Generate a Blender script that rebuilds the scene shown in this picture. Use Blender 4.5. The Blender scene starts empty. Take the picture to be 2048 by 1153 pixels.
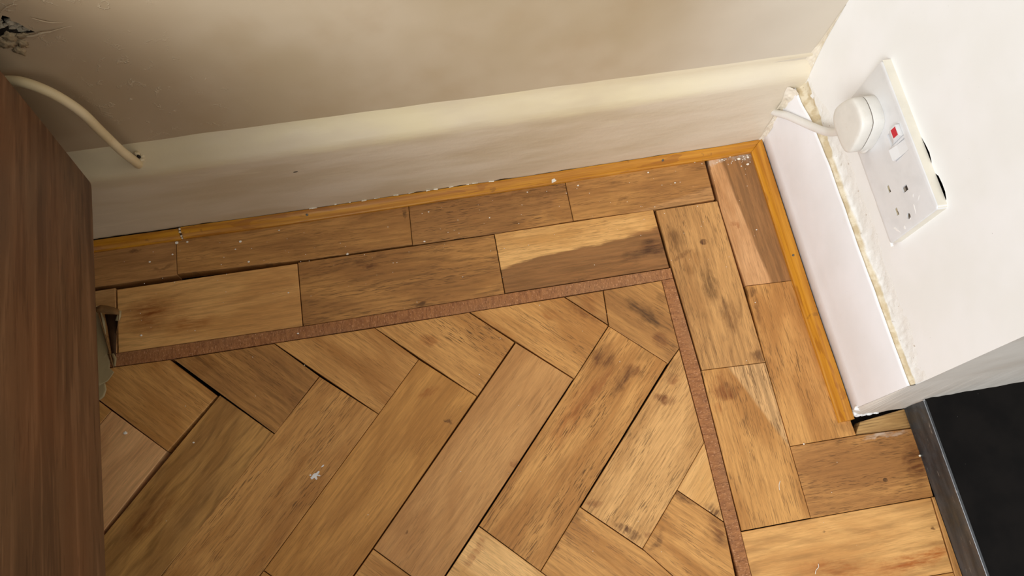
import bpy, bmesh, math, random
from mathutils import Vector, Matrix, noise
from mathutils.geometry import tessellate_polygon
MM = 0.001
S = bpy.context.scene
COL = S.collection

# ---------------------------------------------------------------- camera, world, light, exposure
cam_data = bpy.data.cameras.new('camera')
cam_data.sensor_fit = 'HORIZONTAL'
cam_data.sensor_width = 36.0
cam_data.lens = 1514.2754 * 36.0 / 2048.0
cam_data.clip_start = 0.01
cam = bpy.data.objects.new('camera', cam_data)
cam.location = (-0.40829206, -0.43305459, 0.81459544)
cam.rotation_euler = (0.34778843, -0.02370027, -0.17132825)
COL.objects.link(cam)
S.camera = cam

world = bpy.data.worlds.new('room_light')
S.world = world
world.use_nodes = True
world.node_tree.nodes['Background'].inputs[0].default_value = (0.97, 0.98, 1.0, 1)
world.node_tree.nodes['Background'].inputs[1].default_value = 0.62

def area(name, loc, target, size, power, color):
    d = bpy.data.lights.new(name, 'AREA')
    d.shape = 'RECTANGLE'; d.size = size[0]; d.size_y = size[1]
    d.energy = power; d.color = color
    o = bpy.data.objects.new(name, d)
    o.location = loc
    o.rotation_euler = (Vector(target) - Vector(loc)).to_track_quat('-Z', 'Y').to_euler()
    COL.objects.link(o)
    return o
area('window_light', (-2.3, -1.9, 2.1), (-0.1, -0.2, 0.1), (2.4, 1.8), 114, (0.97, 0.985, 1.0))

S.view_settings.view_transform = 'Standard'
S.view_settings.look = 'None'
S.view_settings.gamma = 1.0
S.view_settings.use_curve_mapping = False
S.view_settings.exposure = 0.0

# ---------------------------------------------------------------- helpers
def lin(c):
    out = []
    for v in c:
        v = v / 255.0
        out.append(v / 12.92 if v <= 0.04045 else ((v + 0.055) / 1.055) ** 2.4)
    return tuple(out) + (1.0,)

def put(name, bm, mat, parent=None, origin=(0, 0, 0), rot=0.0, smooth=False, structure=False, label=None, cat=None, group=None, kind=None):
    me = bpy.data.meshes.new(name)
    bmesh.ops.recalc_face_normals(bm, faces=bm.faces[:])
    bm.to_mesh(me); bm.free()
    if smooth:
        for p in me.polygons: p.use_smooth = True
    if mat: me.materials.append(mat)
    o = bpy.data.objects.new(name, me)
    o.location = origin; o.rotation_euler = (0, 0, rot)
    COL.objects.link(o)
    if parent: o.parent = parent
    if structure: o['kind'] = 'structure'
    if kind: o['kind'] = kind
    if label: o['label'] = label
    if cat: o['category'] = cat
    if group: o['group'] = group
    return o

def empty(name, loc, label=None, cat=None, group=None):
    o = bpy.data.objects.new(name, None)
    o.empty_display_size = 0.02
    o.location = loc
    COL.objects.link(o)
    if label: o['label'] = label
    if cat: o['category'] = cat
    if group: o['group'] = group
    return o

def sharpen(o, ang=0.6):
    me = o.data
    for p in me.polygons: p.use_smooth = True
    try:
        me.set_sharp_from_angle(angle=ang)
    except Exception:
        pass
    return o

def box_bm(x0, x1, y0, y1, z0, z1, bevel=0.0, seg=2):
    bm = bmesh.new()
    bmesh.ops.create_cube(bm, size=1.0)
    for v in bm.verts:
        v.co = Vector(((x0 + x1) / 2 + v.co.x * (x1 - x0), (y0 + y1) / 2 + v.co.y * (y1 - y0), (z0 + z1) / 2 + v.co.z * (z1 - z0)))
    if bevel:
        bmesh.ops.bevel(bm, geom=bm.edges[:], offset=bevel, segments=seg, profile=0.5, affect='EDGES')
    return bm

def tube_bm(pts, r, n=14, sub=6):
    """smooth tube through points; r a number or list"""
    pts = [Vector(p) for p in pts]
    rs = r if isinstance(r, (list, tuple)) else [r] * len(pts)
    P_, R_ = [], []
    for i in range(len(pts) - 1):
        p0 = pts[max(i - 1, 0)]; p1 = pts[i]; p2 = pts[i + 1]; p3 = pts[min(i + 2, len(pts) - 1)]
        for k in range(sub):
            t = k / sub
            P_.append(0.5 * ((2 * p1) + (p2 - p0) * t + (2 * p0 - 5 * p1 + 4 * p2 - p3) * t * t + (3 * p1 - p0 - 3 * p2 + p3) * t ** 3))
            R_.append(rs[i] * (1 - t) + rs[i + 1] * t)
    P_.append(pts[-1]); R_.append(rs[-1])
    bm = bmesh.new(); rings = []
    up = None
    for i, p in enumerate(P_):
        d = (P_[min(i + 1, len(P_) - 1)] - P_[max(i - 1, 0)]).normalized()
        if up is None:
            up = d.orthogonal().normalized()
        else:
            up = (up - d * up.dot(d)).normalized()
        s = d.cross(up)
        rings.append([bm.verts.new(p + (up * math.cos(a) + s * math.sin(a)) * R_[i]) for a in [2 * math.pi * j / n for j in range(n)]])
    for a, b in zip(rings, rings[1:]):
        for j in range(n):
            bm.faces.new((a[j], a[(j + 1) % n], b[(j + 1) % n], b[j]))
    bm.faces.new(rings[0][::-1]); bm.faces.new(rings[-1])
    return bm

def loft_bm(rings, close_ends=True):
    bm = bmesh.new(); R_ = []
    for r in rings: R_.append([bm.verts.new(p) for p in r])
    n = len(R_[0])
    for a, b in zip(R_, R_[1:]):
        for j in range(n): bm.faces.new((a[j], a[(j + 1) % n], b[(j + 1) % n], b[j]))
    if close_ends:
        bm.faces.new(R_[0][::-1]); bm.faces.new(R_[-1])
    return bm

def smooth_poly(pts, n=2):
    """Chaikin corner cutting of a closed polygon"""
    for _ in range(n):
        q = []
        for i in range(len(pts)):
            a = pts[i]; b = pts[(i + 1) % len(pts)]
            q.append((a[0] * .75 + b[0] * .25, a[1] * .75 + b[1] * .25))
            q.append((a[0] * .25 + b[0] * .75, a[1] * .25 + b[1] * .75))
        pts = q
    return pts

def interp(tab, x):
    if x <= tab[0][0]: return tab[0][1]
    for (a, va), (b, vb) in zip(tab, tab[1:]):
        if x <= b:
            t = (x - a) / (b - a); t = t * t * (3 - 2 * t)
            return va + (vb - va) * t
    return tab[-1][1]

# ---------------------------------------------------------------- node helpers
class N:
    def __init__(self, name, rough=0.6, spec=0.5):
        self.m = bpy.data.materials.new(name)
        self.m.use_nodes = True
        self.t = self.m.node_tree
        self.b = self.t.nodes['Principled BSDF']
        self.b.inputs['Roughness'].default_value = rough
        self.b.inputs['Specular IOR Level'].default_value = spec
        self.co = self.t.nodes.new('ShaderNodeTexCoord').outputs['Object']
    def new(self, ty, **kw):
        n = self.t.nodes.new(ty)
        for k, v in kw.items(): setattr(n, k, v)
        return n
    def link(self, a, b):
        self.t.links.new(a, b)
    def set(self, sock, v):
        if isinstance(v, bpy.types.NodeSocket): self.link(v, sock)
        else: sock.default_value = v
    def math(self, op, a, b=0.0, clamp=False):
        n = self.new('ShaderNodeMath', operation=op, use_clamp=clamp)
        self.set(n.inputs[0], a); self.set(n.inputs[1], b)
        return n.outputs[0]
    def vmul(self, v, s):
        n = self.new('ShaderNodeVectorMath', operation='MULTIPLY')
        self.set(n.inputs[0], v); n.inputs[1].default_value = s
        return n.outputs[0]
    def vadd(self, v, s):
        n = self.new('ShaderNodeVectorMath', operation='ADD')
        self.set(n.inputs[0], v); self.set(n.inputs[1], s)
        return n.outputs[0]
    def noise(self, v, scale=1.0, detail=3.0, rough=0.55, dist=0.0, color=False):
        n = self.new('ShaderNodeTexNoise')
        self.link(v, n.inputs['Vector'])
        n.inputs['Scale'].default_value = scale; n.inputs['Detail'].default_value = detail
        n.inputs['Roughness'].default_value = rough; n.inputs['Distortion'].default_value = dist
        return n.outputs['Color' if color else 'Fac']
    def ramp(self, f, a, b, va=0.0, vb=1.0, smooth=True):
        n = self.new('ShaderNodeMapRange', interpolation_type='SMOOTHSTEP' if smooth else 'LINEAR')
        self.set(n.inputs['Value'], f)
        n.inputs['From Min'].default_value = a; n.inputs['From Max'].default_value = b
        n.inputs['To Min'].default_value = va; n.inputs['To Max'].default_value = vb
        return n.outputs['Result']
    def mix(self, f, a, b, mode='MIX'):
        n = self.new('ShaderNodeMix', data_type='RGBA', blend_type=mode)
        self.set(n.inputs[0], f); self.set(n.inputs[6], a); self.set(n.inputs[7], b)
        return n.outputs[2]
    def xyz(self, v):
        n = self.new('ShaderNodeSeparateXYZ'); self.link(v, n.inputs[0])
        return n.outputs
    def mapping(self, v, loc=(0, 0, 0), rot=(0, 0, 0), scale=(1, 1, 1), typ='POINT'):
        n = self.new('ShaderNodeMapping', vector_type=typ)
        self.link(v, n.inputs['Vector'])
        n.inputs['Location'].default_value = loc; n.inputs['Rotation'].default_value = rot; n.inputs['Scale'].default_value = scale
        return n.outputs[0]
    def blob(self, v, c, r, ang=0.0, soft=0.6):
        """1 inside an ellipse at c (m) with radii r (m), fading to 0"""
        m = self.mapping(v, loc=(c[0], c[1], c[2] if len(c) > 2 else 0), rot=(0, 0, math.radians(ang)), scale=(r[0], r[1], r[2] if len(r) > 2 else 1), typ='TEXTURE')
        n = self.new('ShaderNodeVectorMath', operation='LENGTH'); self.link(m, n.inputs[0])
        return self.ramp(n.outputs['Value'], 1.0, 1.0 - soft)
    def bump(self, h, strength=0.3, dist=0.001, normal=None):
        n = self.new('ShaderNodeBump')
        n.inputs['Strength'].default_value = strength; n.inputs['Distance'].default_value = dist
        self.link(h, n.inputs['Height'])
        if normal: self.link(normal, n.inputs['Normal'])
        return n.outputs[0]
    def done(self, color=None, normal=None, rough=None):
        if color is not None: self.set(self.b.inputs['Base Color'], color)
        if normal is not None: self.link(normal, self.b.inputs['Normal'])
        if rough is not None: self.set(self.b.inputs['Roughness'], rough)
        return self.m

def plain(name, rgb, rough=0.6, spec=0.4, metallic=0.0, var=0.06, scale=60.0, bump=0.0):
    n = N(name, rough, spec)
    c = lin(rgb)
    f = n.noise(n.co, scale, 4)
    col = n.mix(n.ramp(f, .3, .7), tuple(x * (1 - var) for x in c[:3]) + (1,), tuple(min(1, x * (1 + var)) for x in c[:3]) + (1,))
    n.b.inputs['Metallic'].default_value = metallic
    nm = n.bump(n.noise(n.co, scale * 4, 4), bump, 0.0006) if bump else None
    return n.done(col, nm)
# ---------------------------------------------------------------- parquet: outlines in millimetres on the floor
BLOCKS={
 'p0':('D2',[[-835.1, -164.0], [-720.0, -166.8], [-672.4, -214.1], [-727.3, -266.9]],{1: 1.6}),
 'p1':('D2',[[-720.0, -166.8], [-610.0, -166.7], [-563.8, -212.0], [-616.0, -267.2]],{3: 0.5, 1: 0.4, 0: 0.5}),
 'p2':('D2',[[-610.0, -166.7], [-498.8, -166.9], [-454.8, -211.0], [-505.2, -264.3]],{}),
 'p3':('D2',[[-498.8, -166.9], [-391.8, -166.1], [-346.6, -209.3], [-397.4, -263.1]],{2: 0.5}),
 'p4':('D2',[[-391.8, -166.1], [-282.2, -165.7], [-239.2, -207.5], [-289.8, -261.4]],{3: 0.7}),
 'p5a':('D2',[[-282.2, -165.7], [-236.4, -165.2], [-239.2, -207.5]],{2: 0.8}),
 'p5b':('D2',[[-236.4, -165.2], [-166.6, -163.9], [-166.2, -246.3], [-182.9, -261.5], [-239.2, -207.5]],{4: 0.6}),
 'qm':('D1',[[-784.8, -213.3], [-727.3, -266.9], [-789.9, -333.9], [-845.1, -392.4], [-902.4, -340.2]],{1: 0.8}),
 'qmm':('D2',[[-835.1, -164.0], [-784.8, -213.3], [-902.4, -340.2], [-940.1, -279.9]],{}),
 'q0':('D1',[[-672.4, -214.1], [-616.0, -267.2], [-690.4, -344.4], [-735.4, -388.9], [-803.6, -460.4], [-861.0, -410.2]],{5: 1.5, 4: 1.5}),
 'q1':('D1',[[-563.6, -212.6], [-505.2, -264.3], [-635.5, -401.6], [-685.5, -452.2], [-743.8, -397.5]],{}),
 'q2':('D1',[[-454.8, -211.0], [-397.4, -263.1], [-526.3, -398.9], [-578.5, -452.7], [-635.5, -401.6]],{1:.7}),
 'q3':('D1',[[-346.6, -209.3], [-289.8, -261.4], [-417.0, -394.6], [-470.8, -451.5], [-526.3, -398.9]],{1:.8,4:.9,2:.6}),
 'q4':('D1',[[-239.2, -207.5], [-182.9, -261.5], [-310.4, -394.8], [-362.4, -449.9], [-417.1, -395.5]],{4: 0.5, 1: 0.9, 2: 0.3}),
 'q5':('D1',[[-166.2, -246.3], [-165.1, -351.9], [-206.5, -395.7], [-255.7, -446.4], [-310.4, -394.8], [-182.9, -261.5]],{4: 0.9, 5: 0.4, 0: 0.5}),
 't':('D1',[[-165.1, -351.9], [-166.1, -435.2], [-206.5, -395.7]],{1: 0.4}),
 'r4':('D2',[[-206.5, -395.7], [-166.1, -435.2], [-171.3, -551.3], [-255.7, -446.4]],{0: 0.4}),
 'r3':('D2',[[-310.4, -394.8], [-255.7, -446.4], [-171.3, -551.3], [-172.6, -564.6], [-222.8, -591.1], [-362.4, -449.9]],{0: 0.5}),
 'r2':('D2',[[-417.1, -395.5], [-362.4, -449.9], [-222.8, -591.1], [-278.5, -636.1], [-470.8, -451.5]],{0: 0.5, 4: 0.6}),
 'r1':('D2',[[-526.3, -398.9], [-470.8, -451.5], [-329.9, -585.0], [-386.8, -629.0], [-578.5, -452.7]],{0: 0.5, 4: 0.9}),
 'r0':('D2',[[-635.5, -401.6], [-578.5, -452.7], [-427.8, -593.0], [-481.4, -636.1], [-685.5, -452.2]],{0: 0.5}),
 'b20':('X',[[-938.8, -72.9], [-781.1, -72.4], [-779.2, -150.1], [-933.8, -149.7]],{}),
 'b21':('X',[[-781.1, -72.4], [-577.1, -73.6], [-577.0, -152.2], [-779.2, -150.1]],{0:1.6,3:1.0,1:.5}),
 'b22':('X',[[-577.1, -73.6], [-348.2, -75.1], [-348.3, -150.8], [-577.0, -152.2]],{0: 0.8}),
 'b23':('X',[[-348.2, -75.1], [-153.7, -74.2], [-152.5, -150.5], [-348.3, -150.8]],{1:1.3,3:.5,2:.7}),
 'b10':('X',[[-941.9, -24.0], [-712.9, -20.4], [-712.9, -68.2], [-939.1, -68.1]],{}),
 'b11':('X',[[-712.9, -20.4], [-442.2, -18.4], [-444.3, -74.3], [-577.1, -73.9], [-712.9, -68.2]],{3:1.4,2:.9}),
 'b12':('X',[[-442.2, -18.4], [-252.2, -17.0], [-252.5, -73.5], [-348.2, -75.1], [-444.3, -74.3]],{}),
 'b13':('X',[[-252.2, -17.0], [-74.5, -14.0], [-76.2, -74.6], [-154.4, -74.8], [-252.5, -73.5]],{1:1.9,2:1.5}),
 'c10':('Y',[[-73.3, -14.2], [-10.7, -12.7], [-13.2, -189.1], [-72.0, -186.6], [-75.6, -74.7]],{4:1.1,2:.4}),
 'c11':('Y',[[-72.0, -186.6], [-10.7, -188.8], [-0.2, -372.5], [-75.0, -372.0], [-75.0, -277.8]],{3: 0.4}),
 'c20':('Y',[[-153.8, -74.9], [-75.9, -74.6], [-74.9, -277.8], [-149.3, -274.9], [-152.5, -150.5]],{4:1.3,3:1.4,0:.8}),
 'c21':('Y',[[-149.3, -274.9], [-74.9, -277.8], [-75.4, -447.2], [-151.3, -447.5]],{2:.6,3:.8}),
 'h1':('X',[[-75.0, -372.0], [-1.4, -372.5], [65.3, -375.3], [60.3, -448.0], [-75.4, -447.2]],{}),
 'h2':('X',[[-151.3, -447.5], [-75.4, -447.2], [57.5, -448.1], [53.9, -522.5], [-152.6, -518.6]],{2: 0.6}),
 'h3':('Y',[[57.5, -448.1], [61.6, -448.0], [61.6, -567.8], [50.4, -568.5], [53.9, -522.5]],{4: 0.6}),
 'h4':('X',[[-152.6, -518.6], [53.9, -522.5], [49.8, -590.1], [-151.0, -586.2]],{}),
 'sA':('X',[[-933.8, -149.7], [-779.2, -150.1], [-577.0, -152.2], [-348.3, -150.8], [-152.5, -150.5], [-152.5, -163.7], [-166.6, -163.9], [-391.8, -166.1], [-610.0, -166.7], [-720.0, -166.8], [-785.6, -165.0], [-932.8, -165.5]],{}),
 'sB':('Y',[[-166.6, -163.9], [-152.5, -163.7], [-149.3, -274.9], [-151.3, -447.5], [-152.6, -518.6], [-151.0, -586.2], [-165.5, -592.5], [-165.3, -486.0], [-165.9, -434.2], [-165.1, -351.9], [-166.2, -246.3]],{}),
 'pine':('X',[[9.6, -358.8], [70.8, -352.4], [64.7, -375.2], [-0.8, -372.6]],{}),
 'rx1':('D2',[[-743.9, -397.5], [-686.9, -448.6], [-536.2, -588.9], [-589.8, -632.0], [-793.9, -448.1]],{0:0.5}),
 'rx2':('D2',[[-852.3, -393.4], [-795.3, -444.5], [-644.6, -584.8], [-698.2, -627.9], [-902.3, -444.0]],{0:0.5}),
}
ANG = {'X': 0.0, 'Y': math.pi / 2, 'D1': math.pi / 4, 'D2': -math.pi / 4}

def wood(name, seed, c1, c2, ori, rot, pore=0.5, fig=0.35, freq=170.0, warp=2.2, stains=(), splits=(), poresc=(70, 1100), gloss=0.46, wx=7.0, wy=22.0):
    """oiled oak / beech block; object X is the grain. stains and splits are given in floor mm."""
    n = N(name, gloss, 0.42)
    rnd = random.Random(seed)
    off = (rnd.uniform(-9, 9), rnd.uniform(-9, 9), rnd.uniform(-9, 9))
    p = n.vadd(n.co, off)
    c1, c2 = [tuple(v * k for v, k in zip(lin(c)[:3], (1.38, 1.40, 1.32))) + (1,) for c in (c1, c2)]
    def loc(x, y):
        d = Vector((x * MM - ori[0], y * MM - ori[1], 0)); d.rotate(Matrix.Rotation(-rot, 3, 'Z')); return d
    # broad tone
    big = n.noise(n.vmul(p, (8, 30, 9)), 1.0, 4, .55, .5)
    col = n.mix(n.ramp(big, .36, .66), c2, c1)
    # growth figure
    w = n.noise(n.vmul(p, (wx, wy, 5)), 1.0, 2.5, .5)
    y = n.xyz(p)[1]
    ph = n.math('ADD', n.math('MULTIPLY', y, freq * 6.283), n.math('MULTIPLY', w, warp * 6.283 * 2.2))
    ring = n.math('ADD', n.math('MULTIPLY', n.math('SINE', ph), .5), .5)
    brk = n.ramp(n.noise(n.vmul(p, (30, 160, 9)), 1.0, 3), .3, .75)
    col = n.mix(n.math('MULTIPLY', n.math('MULTIPLY', n.ramp(ring, .35, 1.0), brk), fig), col, tuple(v * .52 for v in c2[:3]) + (1,))
    # fibres
    fib = n.noise(n.vmul(p, (38, 620, 30)), 1.0, 4, .6)
    col = n.mix(n.ramp(fib, .30, .70, 0.0, 0.34), col, tuple(v * .62 for v in c2[:3]) + (1,))
    # light flecks
    fl = n.noise(n.vmul(n.vadd(p, (3.1, 1.7, 0)), (60, 800, 30)), 1.0, 2, .5)
    col = n.mix(n.ramp(fl, .6, .78, 0.0, 0.22), col, tuple(min(1, v * 1.35) for v in c1[:3]) + (1,))
    for (x, yv, ang, tone, strength, wob) in splits:
        q = loc(x, yv)
        wn = n.vadd(n.co, n.vmul(n.noise(n.vmul(p, (18, 150, 1)), 1.0, 5, .6, 0, True), (0, wob * 1.3, 0)))
        m = n.mapping(wn, loc=(q.x, q.y + wob * .65, 0), rot=(0, 0, math.radians(ang) - rot), typ='TEXTURE')
        f = n.ramp(n.xyz(m)[1], -0.002, 0.002, 0.0, strength)
        t = tuple(v * 1.22 for v in lin(tone)[:3]) + (1,)
        tt = n.mix(n.ramp(n.noise(n.vmul(p, (16, 240, 9)), 1.0, 5, .65), .36, .64), t, tuple(v * .52 for v in t[:3]) + (1,))
        tt = n.mix(n.ramp(big, .35, .65, 0, .4), tt, tuple(v * .7 for v in t[:3]) + (1,))
        col = n.mix(f, col, tt)
    # stains
    wn = n.vadd(n.co, n.vmul(n.noise(p, 42, 6, .68, 0, True), (.030, .022, 0)))
    wn = n.vadd(wn, (-.015, -.011, 0))
    for st in stains:
        x, yv, rx, ry, ang, tone, strength = st[:7]
        soft = st[7] if len(st) > 7 else .7
        q = loc(x, yv)
        b = n.blob(wn if soft > .4 else n.co, (q.x, q.y), (rx * MM, ry * MM), ang - math.degrees(rot), soft)
        t = lin(tone)
        g = n.ramp(n.noise(n.vmul(n.vadd(p, (x, yv, 0)), (45, 260, 1)), 1.0, 5, .65), .30, .66, .15, 1.0)
        if soft < .3: g = 1.0
        col = n.mix(n.math('MULTIPLY', n.math('MULTIPLY', b, g), strength), col, t, 'MULTIPLY' if max(tone) < 215 else 'MIX')
    # pores, as thin short dashes along the grain
    po = n.noise(n.vmul(n.vadd(p, n.vmul(n.noise(p, 20, 2, .5, 0, True), (0, .004, 0))), (poresc[0], poresc[1], 8)), 1.0, 2.0, .55)
    pm = n.ramp(po, .555, .62)
    patch = n.ramp(n.noise(n.vmul(p, (14, 60, 5)), 1.0, 2), .35, .7, .25, 1.0)
    pf = n.math('MULTIPLY', n.math('MULTIPLY', pm, patch), pore)
    col = n.mix(pf, col, tuple(v * .28 for v in c2[:3]) + (1,))
    # thin dust film
    dust = n.ramp(n.noise(p, 900, 2, .7), .74, .8)
    col = n.mix(n.math('MULTIPLY', dust, .25), col, lin((214, 196, 165)))
    h = n.math('SUBTRACT', n.math('MULTIPLY', fib, .35), pf)
    nm = n.bump(h, .35, .0005)
    nm = n.bump(n.noise(p, 18, 2), .12, .002, nm)
    rg = n.ramp(n.noise(p, 40, 4), .3, .7, gloss - .06, gloss + .12)
    return n.done(col, nm, rg)

def block_bm(poly, ins, depth=16.0, z=0.0, edge=0.55, tilt=(0, 0), ori=(0, 0), rot=0.0):
    """one block: outline shrunk by its joint, with eased and slightly worn upper edges"""
    n = len(poly)
    area_ = sum(poly[i][0] * poly[(i + 1) % n][1] - poly[(i + 1) % n][0] * poly[i][1] for i in range(n))
    sgn = 1 if area_ > 0 else -1
    def inset(extra):
        out = []
        L = []
        for i in range(n):
            a = Vector(poly[i]); b = Vector(poly[(i + 1) % n]); d = (b - a).normalized()
            nn = Vector((-d.y, d.x)) * sgn
            L.append((a + nn * ((ins[i] * 1.35 if i in ins else .32) + extra), d))
        for i in range(n):
            (p, d), (q, e) = L[i - 1], L[i]
            cr = d.x * e.y - d.y * e.x
            if abs(cr) < 0.02: out.append(q.copy())
            else:
                t = ((q.x - p.x) * e.y - (q.y - p.y) * e.x) / cr
                out.append(p + d * t)
        return out
    r0 = inset(0); r1 = inset(edge)
    M = Matrix.Rotation(-rot, 3, 'Z')
    def P3(v, zz):
        w = Vector((v.x * MM - ori[0], v.y * MM - ori[1], 0))
        zt = zz + tilt[0] * w.x * 1000 + tilt[1] * w.y * 1000
        w.rotate(M); w.z = zt * MM
        return w
    bm = bmesh.new()
    lo = [bm.verts.new(P3(v, z - depth)) for v in r0]
    mi = [bm.verts.new(P3(v, z - edge)) for v in r0]
    hi = [bm.verts.new(P3(v, z)) for v in r1]
    for A, B in ((lo, mi), (mi, hi)):
        for i in range(n): bm.faces.new((A[i], A[(i + 1) % n], B[(i + 1) % n], B[i]))
    bm.faces.new(hi); bm.faces.new(lo[::-1])
    return bm

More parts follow.
